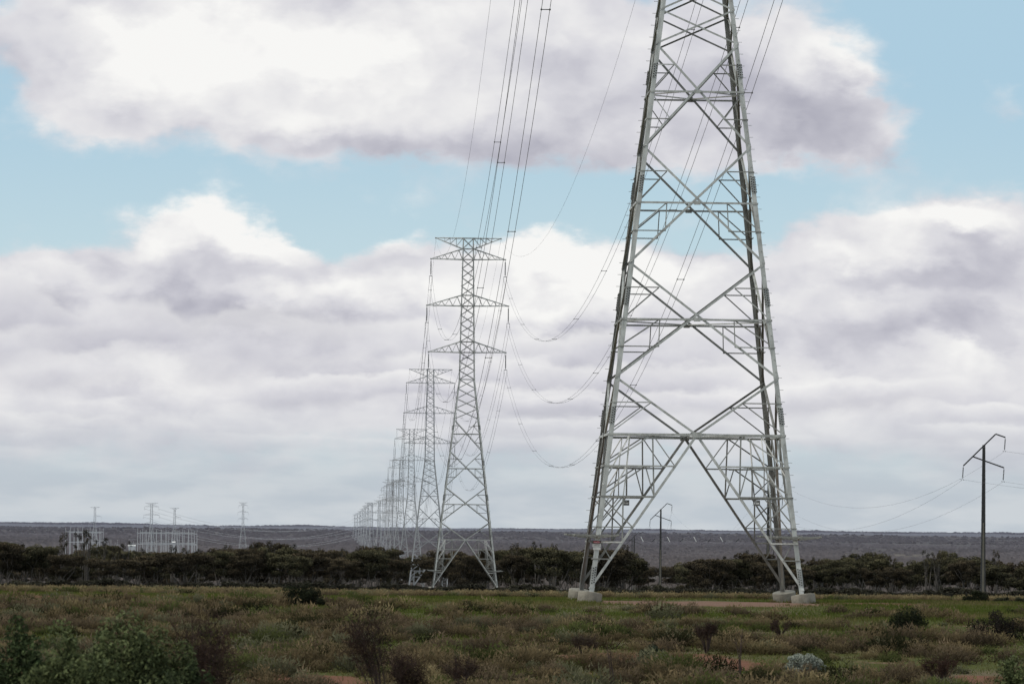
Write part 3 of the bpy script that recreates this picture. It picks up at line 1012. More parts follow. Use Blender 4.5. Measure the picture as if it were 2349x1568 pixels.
# ------------------------------------------------------------------ steel and concrete poles
def make_pole(H=20.0, arms=True, w0=0.50, w1=0.20):
    root = empty('utility_pole', (0, 0, 0))
    mb = MB()
    n = 10
    for sx in (-1, 1):
        for i in range(n):
            z0, z1 = -0.5 + (H + 0.5) * i / n, -0.5 + (H + 0.5) * (i + 1) / n
            xa = sx * lerp(w0, w1, max(0, z0) / H) / 2; xb = sx * lerp(w0, w1, max(0, z1) / H) / 2
            t = 0.085
            mb.poly([(xa - t, -.09, z0), (xa + t, -.09, z0), (xa + t, .09, z0), (xa - t, .09, z0), (xb - t, -.09, z1), (xb + t, -.09, z1), (xb + t, .09, z1), (xb - t, .09, z1)],
                    [[0, 1, 5, 4], [1, 2, 6, 5], [2, 3, 7, 6], [3, 0, 4, 7], [0, 3, 2, 1], [4, 5, 6, 7]])
    mb.bar((0, 0, H * .5), (0, 0, H * .985), max(.04, w1 * .8), 0.12, up=(0, 1, 0))
    adopt('steel_channel', mb.mesh('steel_channel', M_POLE), root)
    mb = MB()
    xa, xb = w0 / 2 - 0.09, w1 / 2 - 0.095
    zt = H * 0.5
    mb.poly([(-xa, -.082, -.4), (xa, -.082, -.4), (xa, .082, -.4), (-xa, .082, -.4), (-(xa + xb) / 2, -.082, zt), ((xa + xb) / 2, -.082, zt), ((xa + xb) / 2, .082, zt), (-(xa + xb) / 2, .082, zt)],
            [[0, 1, 5, 4], [1, 2, 6, 5], [2, 3, 7, 6], [3, 0, 4, 7], [0, 3, 2, 1], [4, 5, 6, 7]])
    adopt('concrete_core', mb.mesh('concrete_core', M_POLECORE), root)
    mb = MB()
    for i in range(26):
        z = 4 + i * (H - 5) / 26
        sx = -1 if i % 2 else 1
        x = sx * (lerp(w0, w1, z / H) / 2 + 0.06)
        mb.bar((x, 0, z), (x + sx * 0.14, 0, z), 0.022)
    adopt('step_peg', mb.mesh('step_peg', M_POLE), root)
    tips = []
    if arms:
        mb = MB()
        k = H / 20.0
        up, tipL, tipR = (1.52, 0, H + 1.42), (-2.62, 0, H - 2.7), (2.75, 0, H + 1.0)
        mb.bar(tipL, (up[0], 0, up[2]), 0.13, 0.17); mb.bar(up, tipR, 0.13, 0.17)
        adopt('upper_arm', mb.mesh('upper_arm', M_POLE), root)
        mb = MB(); lowL, lowR = (-1.42, 0.1, H - 1.5), (2.62, 0.1, H - 2.9)
        mb.bar(lowL, lowR, 0.13, 0.17)
        adopt('lower_arm', mb.mesh('lower_arm', M_POLE), root)
        for tp in (tipL, tipR, lowR):
            b = MB(); prof = [(.02, 0), (.02, -.2)]
            z = -.2
            for i in range(12):
                prof += [(.05, z), (.11, z - .05), (.045, z - .07)]; z -= .115
            prof += [(.02, z), (.02, z - .15)]
            b.lathe(prof[::-1], 8)
            for sx in (-1, 1): b.box((sx * .16 - .05, -.05, z - .26), (sx * .16 + .05, .05, z - .15))
            o = adopt('insulator_string', b.mesh('insulator_string', M_INSUL), root)
            o.location = tp; o.rotation_euler = (0, 0.06, 0)
            tips.append(Vector((tp[0] - 0.08, tp[1], tp[2] + z - .2)))
    return root, tips


poleA, tips = make_pole()
HA = 20.0 * 1.0
DA, DB, DC = 600, 1150, 1690
pa = at(2257, 1020, DA); poleA.location = (pa.x, DA, pa.z - 20)
tag(poleA, 'dark utility pole with crooked arms near the right edge, a round bush at its foot', 'utility pole', 'utility poles with crooked arms')
poleB = copy_tree(poleA)
pb = at(1516, 1167, DB); poleB.location = (pb.x, DB, pb.z - 20)
tag(poleB, 'slim dark utility pole with crooked arms seen between the legs of the foreground pylon', 'utility pole')
poleC = copy_tree(poleA)
pc = at(1455, 1229, DC); poleC.location = (pc.x, DC, pc.z - 20)
tag(poleC, 'far utility pole, only its tilted arm showing over a tree by the left pylon legs', 'utility pole')
poleD = copy_tree(poleA)
pd = at(1763, 1102, 850); poleD.location = (pd.x, 850, pd.z - 20)
tag(poleD, 'utility pole hidden behind the right legs of the foreground pylon', 'utility pole')

# pole line wires; the line turns at the middle pole and leaves the frame to the right
poleO = Vector((poleA.location.x + 52, DA - 130, poleA.location.z - 1.0))
names = ['left arm', 'top right arm', 'lower right arm']
for i, tp in enumerate(tips):
    for (a, b, sag, wh) in ((poleA.location, poleD.location, 5.6, 'from the right pole to the hidden one'),
                            (poleD.location, poleB.location, 7.5, 'from the hidden pole to the slim one'),
                            (poleB.location, poleC.location, 9, 'from the slim pole to the farthest'),
                            (poleA.location, poleO, 2.5, 'running off the right edge')):
        A = Vector(a) + tp; B = Vector(b) + tp
        mb = MB(); mb.tube([p - A for p in span_pts(A, B, sag)], 0.012, 4)
        o = link('pole_wire', mb.mesh('pole_wire', M_WIRE)); o.location = A
        tag(o, f'thin wire on the {names[i]} {wh}', 'power cable', 'wires of the pole line')

# row of slanting rods on a hidden cable beyond the trees
DR = 1420
rodline = empty('marker_line', at(1450, 1237, DR)); o0 = Vector(rodline.location)
tag(rodline, 'row of white and dark slanting rods on a cable beyond the trees', 'line marker')
mb = MB()
end = at(1775, 1240, DR)
for p_ in (o0, end):
    mb = MB()
    mb.bar((p_.x - o0.x, 0, gz(p_.x, DR) - o0.z), (p_.x - o0.x, 0, 0.3 + p_.z - o0.z), 0.25)
    adopt('post', mb.mesh('post', M_POLE), rodline)
mb = MB(); mb.tube([(0, 0, 0), end - o0], 0.012, 4); adopt('cable', mb.mesh('cable', M_WIRE), rodline)
for i in range(4):
    for xs, dark in ((1473 + i * 60.7, 0), (1499 + i * 64.3, 1)):
        c = at(xs, 1236 if not dark else 1238.5, DR) - o0
        mb = MB()
        if dark: mb.bar(c + Vector((-.55, 0, -.5)), c + Vector((.5, 0, .55)), 0.22)
        else: mb.bar(c + Vector((-.4, 0, .75)), c + Vector((.4, 0, -.75)), 0.20)
        rd = adopt('marker_rod', mb.mesh('marker_rod', M_RODB if dark else M_RODW), rodline)
        rd['label'] = 'dark slanting rod' if dark else 'white slanting rod'


# ------------------------------------------------------------------ vegetation geometry
def rand_dirs(n):
    v = rng.normal(size=(n, 3))
    return v / np.linalg.norm(v, axis=1, keepdims=True)


def leaf_quads(pos, length, width, up_bias=0.0, droop=0.0):
    """one leaf-shaped quad per position"""
    n = len(pos)
    d = rand_dirs(n); d[:, 2] = d[:, 2] * 0.8 + up_bias - droop
    d /= np.linalg.norm(d, axis=1, keepdims=True)
    q = np.cross(d, rand_dirs(n)); q /= np.linalg.norm(q, axis=1, keepdims=True) + 1e-9
    L_ = length * rng.uniform(0.6, 1.3, (n, 1)); w = width * rng.uniform(0.6, 1.3, (n, 1))
    a = pos - d * L_ / 2; b = pos + q * w / 2; c = pos + d * L_ / 2; e = pos - q * w / 2
    v = np.stack([a, b, c, e], 1).reshape(-1, 3)
    f = np.arange(4 * n).reshape(n, 4)
    return v, f


def clump_points(n, c, r, shell=0.55):
    d = rand_dirs(n)
    rad = rng.uniform(0, 1, (n, 1)) ** (1 / 3.0)
    rad = shell + (1 - shell) * rad if shell < 1 else rad
    rad = np.where(rng.uniform(size=(n, 1)) < 0.35, rng.uniform(0.1, 1, (n, 1)), rad)
    p = d * rad * np.array(r)
    return p + np.array(c), d


def make_mallee(seed, H, W, n_leaf=300, clumps=15, low=0.42, pale=False, base_col=(0.030, 0.028, 0.018), top_col=(0.070, 0.056, 0.034)):
    global rng
    rng = np.random.default_rng(seed); rd = random.Random(seed)
    tb = MB()
    ends = []
    ns = rd.randint(3, 6)
    a0 = rd.uniform(0, 6)
    for i in range(ns):
        an = a0 + i * 2 * math.pi / ns + rd.uniform(-.4, .4)
        r1 = W * rd.uniform(0.12, 0.36); h1 = H * rd.uniform(0.30, 0.50)
        r0 = H * 0.0105 * rd.uniform(0.8, 1.4)
        p0 = Vector((math.cos(an) * .15, math.sin(an) * .15, -0.2))
        p1 = Vector((math.cos(an) * r1 * .55, math.sin(an) * r1 * .55, h1 * .5)) + Vector((rd.uniform(-.2, .2), rd.uniform(-.2, .2), 0))
        p2 = Vector((math.cos(an) * r1, math.sin(an) * r1, h1))
        tb.tube([p0, p1, p2], [r0 * 1.3, r0, r0 * .75], 5)
        for j in range(rd.randint(2, 3)):
            an2 = an + rd.uniform(-.9, .9)
            r2 = min(W * .42, r1 + W * rd.uniform(0.05, 0.24)); h2 = H * rd.uniform(0.66, 0.9) - 0.12 * H * (r2 / (W * .5))
            e = Vector((math.cos(an2) * r2, math.sin(an2) * r2, h2))
            md = lerp(p2, e, 0.5) + Vector((rd.uniform(-.3, .3), rd.uniform(-.3, .3), rd.uniform(-.1, .25)))
            tb.tube([p2, md, e], [r0 * .7, r0 * .45, r0 * .2], 4)
            ends.append(e)
            for q in range(2):
                tw = md + Vector((rd.uniform(-1, 1), rd.uniform(-1, 1), rd.uniform(.2, 1))) * (W * 0.12)
                tb.tube([md, tw], [r0 * .35, r0 * .1], 3)
    V, Fc, Cc = [], [], []
    nb = 0
    cl = [(e.x, e.y, e.z + H * 0.04) for e in ends]
    while len(cl) < clumps:
        an = rd.uniform(0, 6.283); r = W * 0.44 * math.sqrt(rd.uniform(0, 1))
        z = H * (rd.uniform(low, 0.86)) * (1 - 0.10 * (r / (W * .5)) ** 2)
        cl.append((math.cos(an) * r, math.sin(an) * r, z))
    for c in cl:
        s_ = rd.uniform(0.8, 1.25)
        rr = (W * .16 * s_, W * .16 * s_, H * (.075 if low < .8 else .035) * s_)
        p, d = clump_points(n_leaf, c, rr, 0.5)
        v, f = leaf_quads(p, 0.30 if low < .8 else .2, 0.15 if low < .8 else .1, droop=0.25)
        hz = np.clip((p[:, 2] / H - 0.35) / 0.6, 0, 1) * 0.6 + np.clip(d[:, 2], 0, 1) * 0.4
        k = np.clip(np.clip(d[:, 2], 0, 1) * .55 * (0.4 + hz) + hz * .35 + rng.normal(0, .12, len(p)) + rd.uniform(-.18, .14), 0, 1.2)[:, None]  # sunlit crown tops painted in: upper leaves get the lighter colour
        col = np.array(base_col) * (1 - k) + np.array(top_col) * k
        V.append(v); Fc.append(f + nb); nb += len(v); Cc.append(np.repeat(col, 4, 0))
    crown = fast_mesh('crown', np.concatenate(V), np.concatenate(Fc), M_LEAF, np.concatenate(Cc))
    trunk = tb.mesh('trunk', M_BARK_PALE if pale else M_BARK, smooth=True)
    return trunk, crown


def tree_thing(protos, k):
    trunk, crown = protos[k]
    root = empty('mallee_tree', (0, 0, 0))
    adopt('trunk', trunk, root); adopt('crown', crown, root)
    return root


RED = dict(base_col=(0.032, 0.027, 0.018), top_col=(0.092, 0.072, 0.042))
GRN = dict(base_col=(0.032, 0.031, 0.018), top_col=(0.096, 0.086, 0.046))
PROTO = [make_mallee(101, 6, 7.4, 300, 28, low=.40, **RED), make_mallee(102, 6, 6.4, 300, 26, low=.40, **GRN), make_mallee(103, 6, 8.0, 300, 30, low=.38, **RED),
         make_mallee(104, 6, 5.8, 300, 26, low=.38, **GRN), make_mallee(105, 6, 7.0, 300, 32, low=.28, **RED), make_mallee(106, 6, 7.2, 300, 28, low=.36, pale=True, **GRN),
         make_mallee(107, 6, 6.2, 290, 24, low=.42, pale=True, **RED), make_mallee(108, 6, 7.0, 300, 30, low=.34, **GRN)]
SPARSE = [make_mallee(201, 6, 1.9, 42, 3, low=.9, base_col=(0.022, 0.022, 0.016), top_col=(0.05, 0.046, 0.03)), make_mallee(202, 6, 1.5, 32, 2, low=.9)]
first = {}


def place_tree(kind, k, x, ytop, D, label, group, yfix=None):
    top = at(x, ytop, D)
    zg = gz(top.x, D)
    H = max(2.2, min(11, top.z - zg))
    key = (kind, k)
    src = PROTO if kind == 'p' else SPARSE
    if key not in first:
        first[key] = tree_thing(src, k); o = first[key]
    else:
        o = copy_tree(first[key])
    s_ = H / 5.35
    wx = random.uniform(0.66, 1.08) * (s_ ** 0.5 if s_ > 1 else s_ ** 0.7)
    if kind == 's': wx = random.uniform(.8, 1.1)
    o.location = (top.x, D, zg); o.scale = (wx, wx, s_); o.rotation_euler = (0, 0, random.uniform(0, 6.28))
    tag(o, label, 'tree', group)
    return o


SKX = [-80, 0, 80, 150, 200, 250, 330, 420, 480, 540, 640, 700, 760, 800, 900, 935, 955, 1000, 1100, 1150, 1200, 1250, 1290, 1350, 1400, 1450, 1480, 1505, 1530, 1580, 1620, 1680, 1720, 1760, 1830, 1900, 2000, 2080, 2120, 2160, 2200, 2280, 2349, 2430]
SKY = [1240, 1243, 1250, 1268, 1262, 1252, 1264, 1262, 1258, 1250, 1243, 1258, 1264, 1258, 1254, 1268, 1278, 1266, 1264, 1250, 1244, 1241, 1258, 1266, 1256, 1248, 1266, 1290, 1302, 1292, 1286, 1272, 1266, 1274, 1286, 1276, 1274, 1282, 1268, 1264, 1277, 1281, 1286, 1284]


def sky_y(x): return float(np.interp(x, SKX, SKY))


def tree_label(x):
    if x < 700: return 'dark mallee tree in the dense belt at the left below the switchyard', 'trees of the left belt'
    if x < 1140: return 'dark mallee tree in the belt around the feet of the receding pylons', 'trees around the receding pylons'
    if x < 1500: return 'dark mallee tree in the clump between the whole pylon and the foreground pylon', 'trees between the two near pylons'
    if x < 1840: return 'low dark mallee tree seen between the legs of the foreground pylon', 'trees seen between the pylon legs'
    return 'dark mallee tree with pale bare stems in the belt at the right', 'trees of the right belt'


x = -70.0
while x < 2430:
    D = random.uniform(625, 790)
    xx = x + random.uniform(-12, 12)
    if not (1464 < xx < 1575) and not (955 < xx < 1165 and D < 700) and not (925 < xx < 952):
        if 1552 < xx < 1620: D = random.uniform(820, 1000)
        lab, grp = tree_label(xx)
        k = random.choice((0, 1, 2, 3, 4, 7) if xx < 1840 else (3, 5, 6, 5, 6, 1))
        place_tree('p', k, xx, sky_y(xx) + random.triangular(-7, 38, 5), D, lab, grp)
    x += random.uniform(22, 34)
x = -60.0
while x < 2430:
    D = random.uniform(840, 1150)
    xx = x + random.uniform(-12, 12)
    if 1460 < xx < 1575: D = random.uniform(1190, 1330)
    if True:
        lab, grp = tree_label(xx)
        place_tree('p', random.choice((0, 1, 2, 4, 7) if xx < 1840 else (5, 6, 1, 3)), xx, sky_y(xx) + random.uniform(-4, 24), D, lab, grp)
    x += random.uniform(34, 54)
x = -60.0                                                             # lower trees behind, filling the view between the stems
while x < 2430:
    D = random.uniform(1160, 1440)
    xx = x + random.uniform(-10, 10)
    if not (1490 < xx < 1545):
        lab, grp = tree_label(xx)
        place_tree('p', random.choice((0, 2, 4, 7)), xx, random.uniform(1296, 1312), D, lab, grp)
    x += random.uniform(26, 38)
EXTRA = [(xx_, sky_y(xx_) - dy_, 690 + 9 * i_ % 120, i_ % 2, 'small umbrella-shaped crown poking just above the ' + ('left belt' if xx_ < 700 else 'belt by the receding pylons' if xx_ < 1140 else 'clump between the near pylons' if xx_ < 1500 else 'right belt'))
         for i_, (xx_, dy_) in enumerate([(60, 5), (265, 3), (318, 8), (425, 9), (455, 4), (520, 6), (585, 5), (622, 7), (668, 6), (735, 8), (790, 6), (822, 8), (868, 5), (905, 6), (1012, 8), (1180, 4), (1232, 5), (1272, 7), (1392, 6), (1432, 5), (1655, 6), (1870, 5), (1945, 6), (2045, 7), (2235, 7)])]
for x, y, D, k, lab in ((186, 1211, 700, 0, 'tallest thin tree with a small flat crown before the smaller switchyard'),
                        (200, 1212, 720, 1, 'thin tree with a flat tuft of leaves close beside the tallest one left'),
                        (233, 1229, 690, 0, 'thin flat-crowned tree at the right end of the smaller switchyard'),
                        (146, 1217, 740, 1, 'spindly bare-stemmed tree left of the smaller switchyard'),
                        (290, 1238, 700, 0, 'flat-topped tree standing above its neighbours between the switchyards'),
                        (397, 1247, 720, 1, 'small flat-crowned tree below the white hut'),
                        (2285, 1258, 720, 1, 'lone spindly tree rising just right of the right utility pole'),
                        *EXTRA,
                        (2128, 1258, 700, 0, 'flat-crowned tree standing highest in the right belt'),
                        (2150, 1264, 715, 1, 'flat-crowned tree next to the highest one in the right belt'),
                        (1722, 1259, 760, 0, 'umbrella-shaped tree beside the right legs of the foreground pylon')):
    place_tree('s', k, x, y, D, lab, 'thin flat-crowned trees above the belt')


# ------------------------------------------------------------------ woodland on the far plain (one mass)
def woodland():
    global rng
    rng = np.random.default_rng(77)
    V, Fc, Cc = [], [], []
    n = 30000
    D = np.concatenate([rng.uniform(1650, 4200, n // 2), rng.uniform(4200, 9000, n // 3), rng.uniform(9000, 14200, n // 6)])
    th = rng.uniform(-0.13, 0.13, len(D))
    X = D * th
    keep = noise2(X, D * 0.4, 620, 21) * 0.6 + noise2(X, D * .5, 200, 22) * 0.4 > np.where(D < 3600, 0.40, 0.27)
    # keep the switchyard and clear ground open
    px = W0 / 2 + X / D * F
    keep &= ~((D > 5600) & (D < 8200) & (W0 / 2 + X / D * F > 1950) & (W0 / 2 + X / D * F < 2225) & (noise2(X, D, 90, 23) > .25))
    keep &= ~((D > 3300) & (D < 4300) & (px > 120) & (px < 470))
    keep &= ~((D > 1500) & (D < 2100) & (rng.uniform(size=len(D)) < 0.6))
    X, D = X[keep], D[keep]
    n1 = len(X)
    Dc = rng.uniform(24500, 28600, 2600); Xc = Dc * rng.uniform(-0.13, 0.13, 2600)          # tree-crested ridge on the horizon
    X = np.concatenate([X, Xc]); D = np.concatenate([D, Dc])
    Z = ground_z(X, D)
    m_ = 16
    nt = len(X)
    crest = np.arange(nt) >= n1
    tall = 3 + 7 * np.clip(noise2(X, D * .1, 700, 31) * 1.8 - .6, 0, 1)
    ht = np.where(crest, tall * rng.uniform(.5, 1.1, nt), rng.uniform(2.2, 5.0, nt)); wd = np.where(crest, rng.uniform(40, 130, nt), rng.uniform(5, 14, nt))
    d = rng.normal(size=(nt, m_, 3)); d /= np.linalg.norm(d, axis=2, keepdims=True)
    d[:, :, 2] = np.abs(d[:, :, 2])
    pos = np.stack([X, D, Z], 1)[:, None, :] + d * np.stack([wd / 2, wd / 2, ht], 1)[:, None, :] * rng.uniform(.55, 1.0, (nt, m_, 1))
    pos = pos.reshape(-1, 3)
    dist = np.repeat(D, m_)
    size = np.where(dist > 20000, 8.0, np.clip(dist / 3200, 0.6, 2.8))
    a = np.array([1.0, 0, 0]) + rng.normal(0, .12, (len(pos), 3)); b = np.array([0, .25, 1.0]) + rng.normal(0, .12, (len(pos), 3))
    a /= np.linalg.norm(a, axis=1, keepdims=True); b /= np.linalg.norm(b, axis=1, keepdims=True)
    s_ = (size * rng.uniform(.6, 1.4, len(pos)))[:, None]
    b *= np.where(dist > 20000, .45, .6)[:, None]
    v = np.stack([pos - a * s_, pos + b * s_ * .7, pos + a * s_, pos - b * s_ * .7], 1).reshape(-1, 3)
    f = np.arange(len(v)).reshape(-1, 4)
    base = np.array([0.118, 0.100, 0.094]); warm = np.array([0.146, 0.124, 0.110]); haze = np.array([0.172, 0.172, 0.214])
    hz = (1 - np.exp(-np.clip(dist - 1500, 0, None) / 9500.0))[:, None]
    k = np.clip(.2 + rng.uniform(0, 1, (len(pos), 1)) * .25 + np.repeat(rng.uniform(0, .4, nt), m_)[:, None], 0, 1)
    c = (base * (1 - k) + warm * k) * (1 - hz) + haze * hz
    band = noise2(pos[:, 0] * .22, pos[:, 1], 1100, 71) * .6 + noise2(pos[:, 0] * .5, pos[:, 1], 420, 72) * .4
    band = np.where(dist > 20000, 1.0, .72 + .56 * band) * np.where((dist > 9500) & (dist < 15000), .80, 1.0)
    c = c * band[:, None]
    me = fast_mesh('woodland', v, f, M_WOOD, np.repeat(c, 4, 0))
    tag(link('woodland', me), 'dusky purple-brown scrub woodland covering the far plain', 'woodland', kind='stuff')


woodland()


# ------------------------------------------------------------------ shrubs
def twig_shrub_arrays(seed, R, H, n, c_lo, c_hi, width=0.012, ln=0.2):
    r_ = np.random.default_rng(seed)
    d = r_.normal(size=(n, 3)); d /= np.linalg.norm(d, axis=1, keepdims=True); d[:, 2] = np.abs(d[:, 2])
    rad = r_.uniform(0.25, 1.0, (n, 1)) ** 0.6
    lump = 1 + 0.25 * np.sin(d[:, :1] * 5 + seed) * np.cos(d[:, 1:2] * 4 + seed * 2)
    p = d * rad * lump * np.array([R, R, H * 0.85])
    g = d * 0.8 + r_.normal(size=(n, 3)) * 0.5; g[:, 2] += 0.45
    g /= np.linalg.norm(g, axis=1, keepdims=True)
    L_ = ln * r_.uniform(.5, 1.2, (n, 1))
    q = np.cross(g, r_.normal(size=(n, 3))); q /= np.linalg.norm(q, axis=1, keepdims=True)
    w = width * r_.uniform(.6, 1.5, (n, 1))
    v = np.stack([p - g * L_ * .5 + q * w, p - g * L_ * .5 - q * w, p + g * L_ * .5], 1).reshape(-1, 3)
    k = np.clip((p[:, 2:3] / H) ** 1.45 * 1.05 + r_.normal(0, .08, (n, 1)), 0, 1)  # shading painted into the mound: dark foot, bright top
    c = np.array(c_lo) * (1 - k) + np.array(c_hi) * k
    return v.astype(np.float32), np.repeat(c, 3, 0).astype(np.float32)


PAL = {'brown': ((0.034, 0.025, 0.012), (0.265, 0.198, 0.108)), 'beige': ((0.055, 0.042, 0.019), (0.345, 0.272, 0.142)),
       'green': ((0.020, 0.026, 0.007), (0.140, 0.156, 0.050)), 'mauve': ((0.031, 0.023, 0.014), (0.225, 0.166, 0.104)),
       'grey': ((0.034, 0.035, 0.018), (0.220, 0.212, 0.124)), 'dark': ((0.008, 0.009, 0.003), (0.050, 0.050, 0.020))}
KINDS = list(PAL)
SH = {k: [twig_shrub_arrays(300 + 10 * i + j, 0.45, 0.42, 850, *PAL[k], width=0.009, ln=0.085) for j in range(4)] for i, k in enumerate(KINDS)}
SHF = {k: [twig_shrub_arrays(300 + 10 * i + j, 0.45, 0.42, 330, *PAL[k], width=0.015, ln=0.115) for j in range(4)] for i, k in enumerate(KINDS)}
shrub_mesh = {k: [fast_mesh('shrub', v, np.arange(len(v)).reshape(-1, 3), M_SCRUB, c) for v, c in SH[k]] for k in KINDS}

pts = []
r_ = random.Random(5)
tries = 0
while len(pts) < 4200 and tries < 60000:
    tries += 1
    D = math.sqrt(r_.uniform(62 ** 2, 268 ** 2))
    X = r_.uniform(-1, 1) * (0.122 * D + 3)
    dens = float(noise2(X, D, 7, 41)) * .5 + float(noise2(X, D * .5, 16, 42)) * .5
    if D > 224:
        ok = r_.random() < 0.95; kd = r_.choices(KINDS, (3, 6, 1.2, 1, 1, .5))[0]; s = r_.uniform(.7, 1.15)
    elif D > 186:
        ok = dens > .66 and r_.random() < .2; kd = r_.choices(KINDS, (2, 2, 2, 1, 1, .5))[0]; s = r_.uniform(.4, .8)
    else:
        px = W0 / 2 + X / D * F
        thr = .45 if px < 900 else (.52 if px < 1600 else .58)
        if D > 165: thr += .03
        ok = dens > thr and r_.random() < .8 or r_.random() < .12; kd = r_.choices(KINDS, (5, 1.6, 2.4, 3.6, 1.8, 1.5))[0]; s = r_.triangular(.4, 1.8, .7)
        if D < 95: ok = dens > .38
    if in_soil(X, D) and r_.random() < .8: ok = False
    # keep the earth pad and footings of the near tower clear
    if abs(X - T1C.x) < 6.2 and 178 < D < 213 and r_.random() < .93: ok = False
    if ok: pts.append((D, X, kd, s, r_.random()))
for sx in (-1, 1):                                                  # weeds against the footings
    for sy in (-1, 1):
        for k in range(7):
            a_ = r_.uniform(0, 6.28)
            pts.append((b1.y + sy * 4.57 + .66 * math.sin(a_), b1.x + sx * 4.57 + .66 * math.cos(a_), r_.choice(('beige', 'green', 'brown')), r_.uniform(.22, .5), r_.random()))
pts.sort()
GL = {'brown': 'low brown dry bush in the foreground scrub', 'beige': 'low straw-coloured bush in the foreground scrub', 'green': 'low olive green bush in the foreground scrub',
      'mauve': 'low purplish brown bush in the foreground scrub', 'grey': 'low grey-green bush in the foreground scrub', 'dark': 'low blackish bush in the foreground scrub'}
vis = [p for p in pts if p[0] > 84 and abs(p[1]) < 0.108 * p[0]]
indiv = set(id(p) for p in vis[:150])
V, Fq, Cq, nb = [], [], [], 0
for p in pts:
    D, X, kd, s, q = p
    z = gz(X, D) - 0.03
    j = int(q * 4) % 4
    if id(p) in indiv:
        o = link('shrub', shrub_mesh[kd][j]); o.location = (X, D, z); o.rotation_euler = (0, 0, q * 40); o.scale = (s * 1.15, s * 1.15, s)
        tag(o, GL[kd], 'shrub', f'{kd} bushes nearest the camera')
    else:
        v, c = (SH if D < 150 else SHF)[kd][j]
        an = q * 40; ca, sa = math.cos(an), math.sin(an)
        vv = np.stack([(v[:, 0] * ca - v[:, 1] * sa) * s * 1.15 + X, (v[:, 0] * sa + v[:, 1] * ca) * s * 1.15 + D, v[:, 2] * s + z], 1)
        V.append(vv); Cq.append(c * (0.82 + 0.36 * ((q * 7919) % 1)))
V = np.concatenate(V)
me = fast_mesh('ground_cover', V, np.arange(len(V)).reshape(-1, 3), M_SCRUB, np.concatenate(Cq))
tag(link('ground_cover', me), 'low dry saltbush scrub covering the open ground', 'ground cover', kind='stuff')


# short grass between the shrubs
def grass():
    r = np.random.default_rng(9)
    n = 520000
    D = np.sqrt(r.uniform(70 ** 2, 262 ** 2, n)); X = r.uniform(-1, 1, n) * (0.122 * D + 3)
    g = noise2(X, D, 9, 51) * .6 + noise2(X, D, 2.5, 52) * .4
    keep = r.uniform(size=n) < np.clip((g - .25) * 2.4, .32, 1)
    keep &= ~((((X - T1C.x - .2) / 5.2) ** 2 + ((D - T1C.y + 4) / 14.0) ** 2) < 1 + 0.8 * (noise2(X, D, 1.6, 53) - .5))
    for cx, cy, rx, ry in SOIL:
        keep &= ~((((X - cx) / rx) ** 2 + ((D - cy) / ry) ** 2 < .8 + .6 * (noise2(X, D, 1.3, 54) - .5)) & (r.uniform(size=n) < .9))
    D, X, g = D[keep], X[keep], g[keep]
    n = len(D)
    Z = ground_z(X, D)
    h = r.uniform(.05, .19, n) * np.where(g > .5, 1, .75)
    w = r.uniform(.006, .014, n) * np.clip(D / 120, .8, 1.7)
    an = r.uniform(0, 6.28, n); lean = r.normal(0, .05, (n, 2))
    p = np.stack([X, D, Z - .01], 1)
    t = np.stack([np.cos(an), np.sin(an), np.zeros(n)], 1) * w[:, None]
    tip = p + np.stack([lean[:, 0], lean[:, 1], h], 1)
    v = np.stack([p - t, p + t, tip], 1).reshape(-1, 3)
    dryness = np.clip(noise2(X, D, 5, 61) * 1.6 - .7 + r.normal(0, .15, n), 0, 1)[:, None]
    c = np.array([0.102, 0.130, 0.024]) * (1 - dryness) + np.array([0.220, 0.178, 0.080]) * dryness
    c = c * r.uniform(.6, 1.25, (n, 1))
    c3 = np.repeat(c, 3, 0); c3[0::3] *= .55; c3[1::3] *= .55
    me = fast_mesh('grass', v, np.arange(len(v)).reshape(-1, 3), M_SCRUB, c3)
    tag(link('grass', me), 'short green and yellowing grass growing between the bushes', 'grass', kind='stuff')


grass()


# ------------------------------------------------------------------ single bushes one can point at
def make_bush(seed, R, H, clumps, n_leaf, leaf, lo, hi, up=0.2, stems=True, flat=0.30):
    global rng
    rng = np.random.default_rng(seed); rd = random.Random(seed)
    V, Fc, Cc, nb = [], [], [], 0
    tb = MB()
    for i in range(clumps):
        an = rd.uniform(0, 6.283); t = math.sqrt(rd.uniform(0, 1)); r = R * .78 * t
        zmax = H * math.sqrt(max(0.08, 1 - (t * .85) ** 2))
        z = zmax * rd.uniform(.15, .88)
        c = (math.cos(an) * r, math.sin(an) * r, z)
        cr = rd.uniform(.7, 1.3) * flat
        p, d = clump_points(n_leaf, c, (R * cr, R * cr, H * cr * .8), .4)
        p = p[p[:, 2] > 0.0]; d = d[:len(p)]
        v, f = leaf_quads(p, leaf, leaf * .45, up_bias=up)
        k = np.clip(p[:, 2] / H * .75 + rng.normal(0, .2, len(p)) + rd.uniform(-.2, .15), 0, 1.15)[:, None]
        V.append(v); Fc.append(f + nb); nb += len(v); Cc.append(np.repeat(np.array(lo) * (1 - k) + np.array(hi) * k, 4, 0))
        if stems and i % 2 == 0:
            tb.tube([(0, 0, -.1), (c[0] * .4, c[1] * .4, z * .5), c], [R * .03, R * .018, R * .006], 4)
    foliage = fast_mesh('foliage', np.concatenate(V), np.concatenate(Fc), M_LEAF, np.concatenate(Cc))
    return foliage, (tb.mesh('stem', M_TWIG) if stems else None)


def bush(x, D, R, H, seed, label, clumps=26, n_leaf=260, leaf=0.07, lo=(.008, .009, .006), hi=(.03, .034, .018), group=None, **kw):
    p = at(x, 1400, D); z = gz(p.x, D)
    root = empty('bush', (p.x, D, z)); tag(root, label, 'bush', group)
    f, st = make_bush(seed, R, H, clumps, n_leaf, leaf, lo, hi, **kw)
    adopt('foliage', f, root)
    if st: adopt('stem', st, root)
    return root


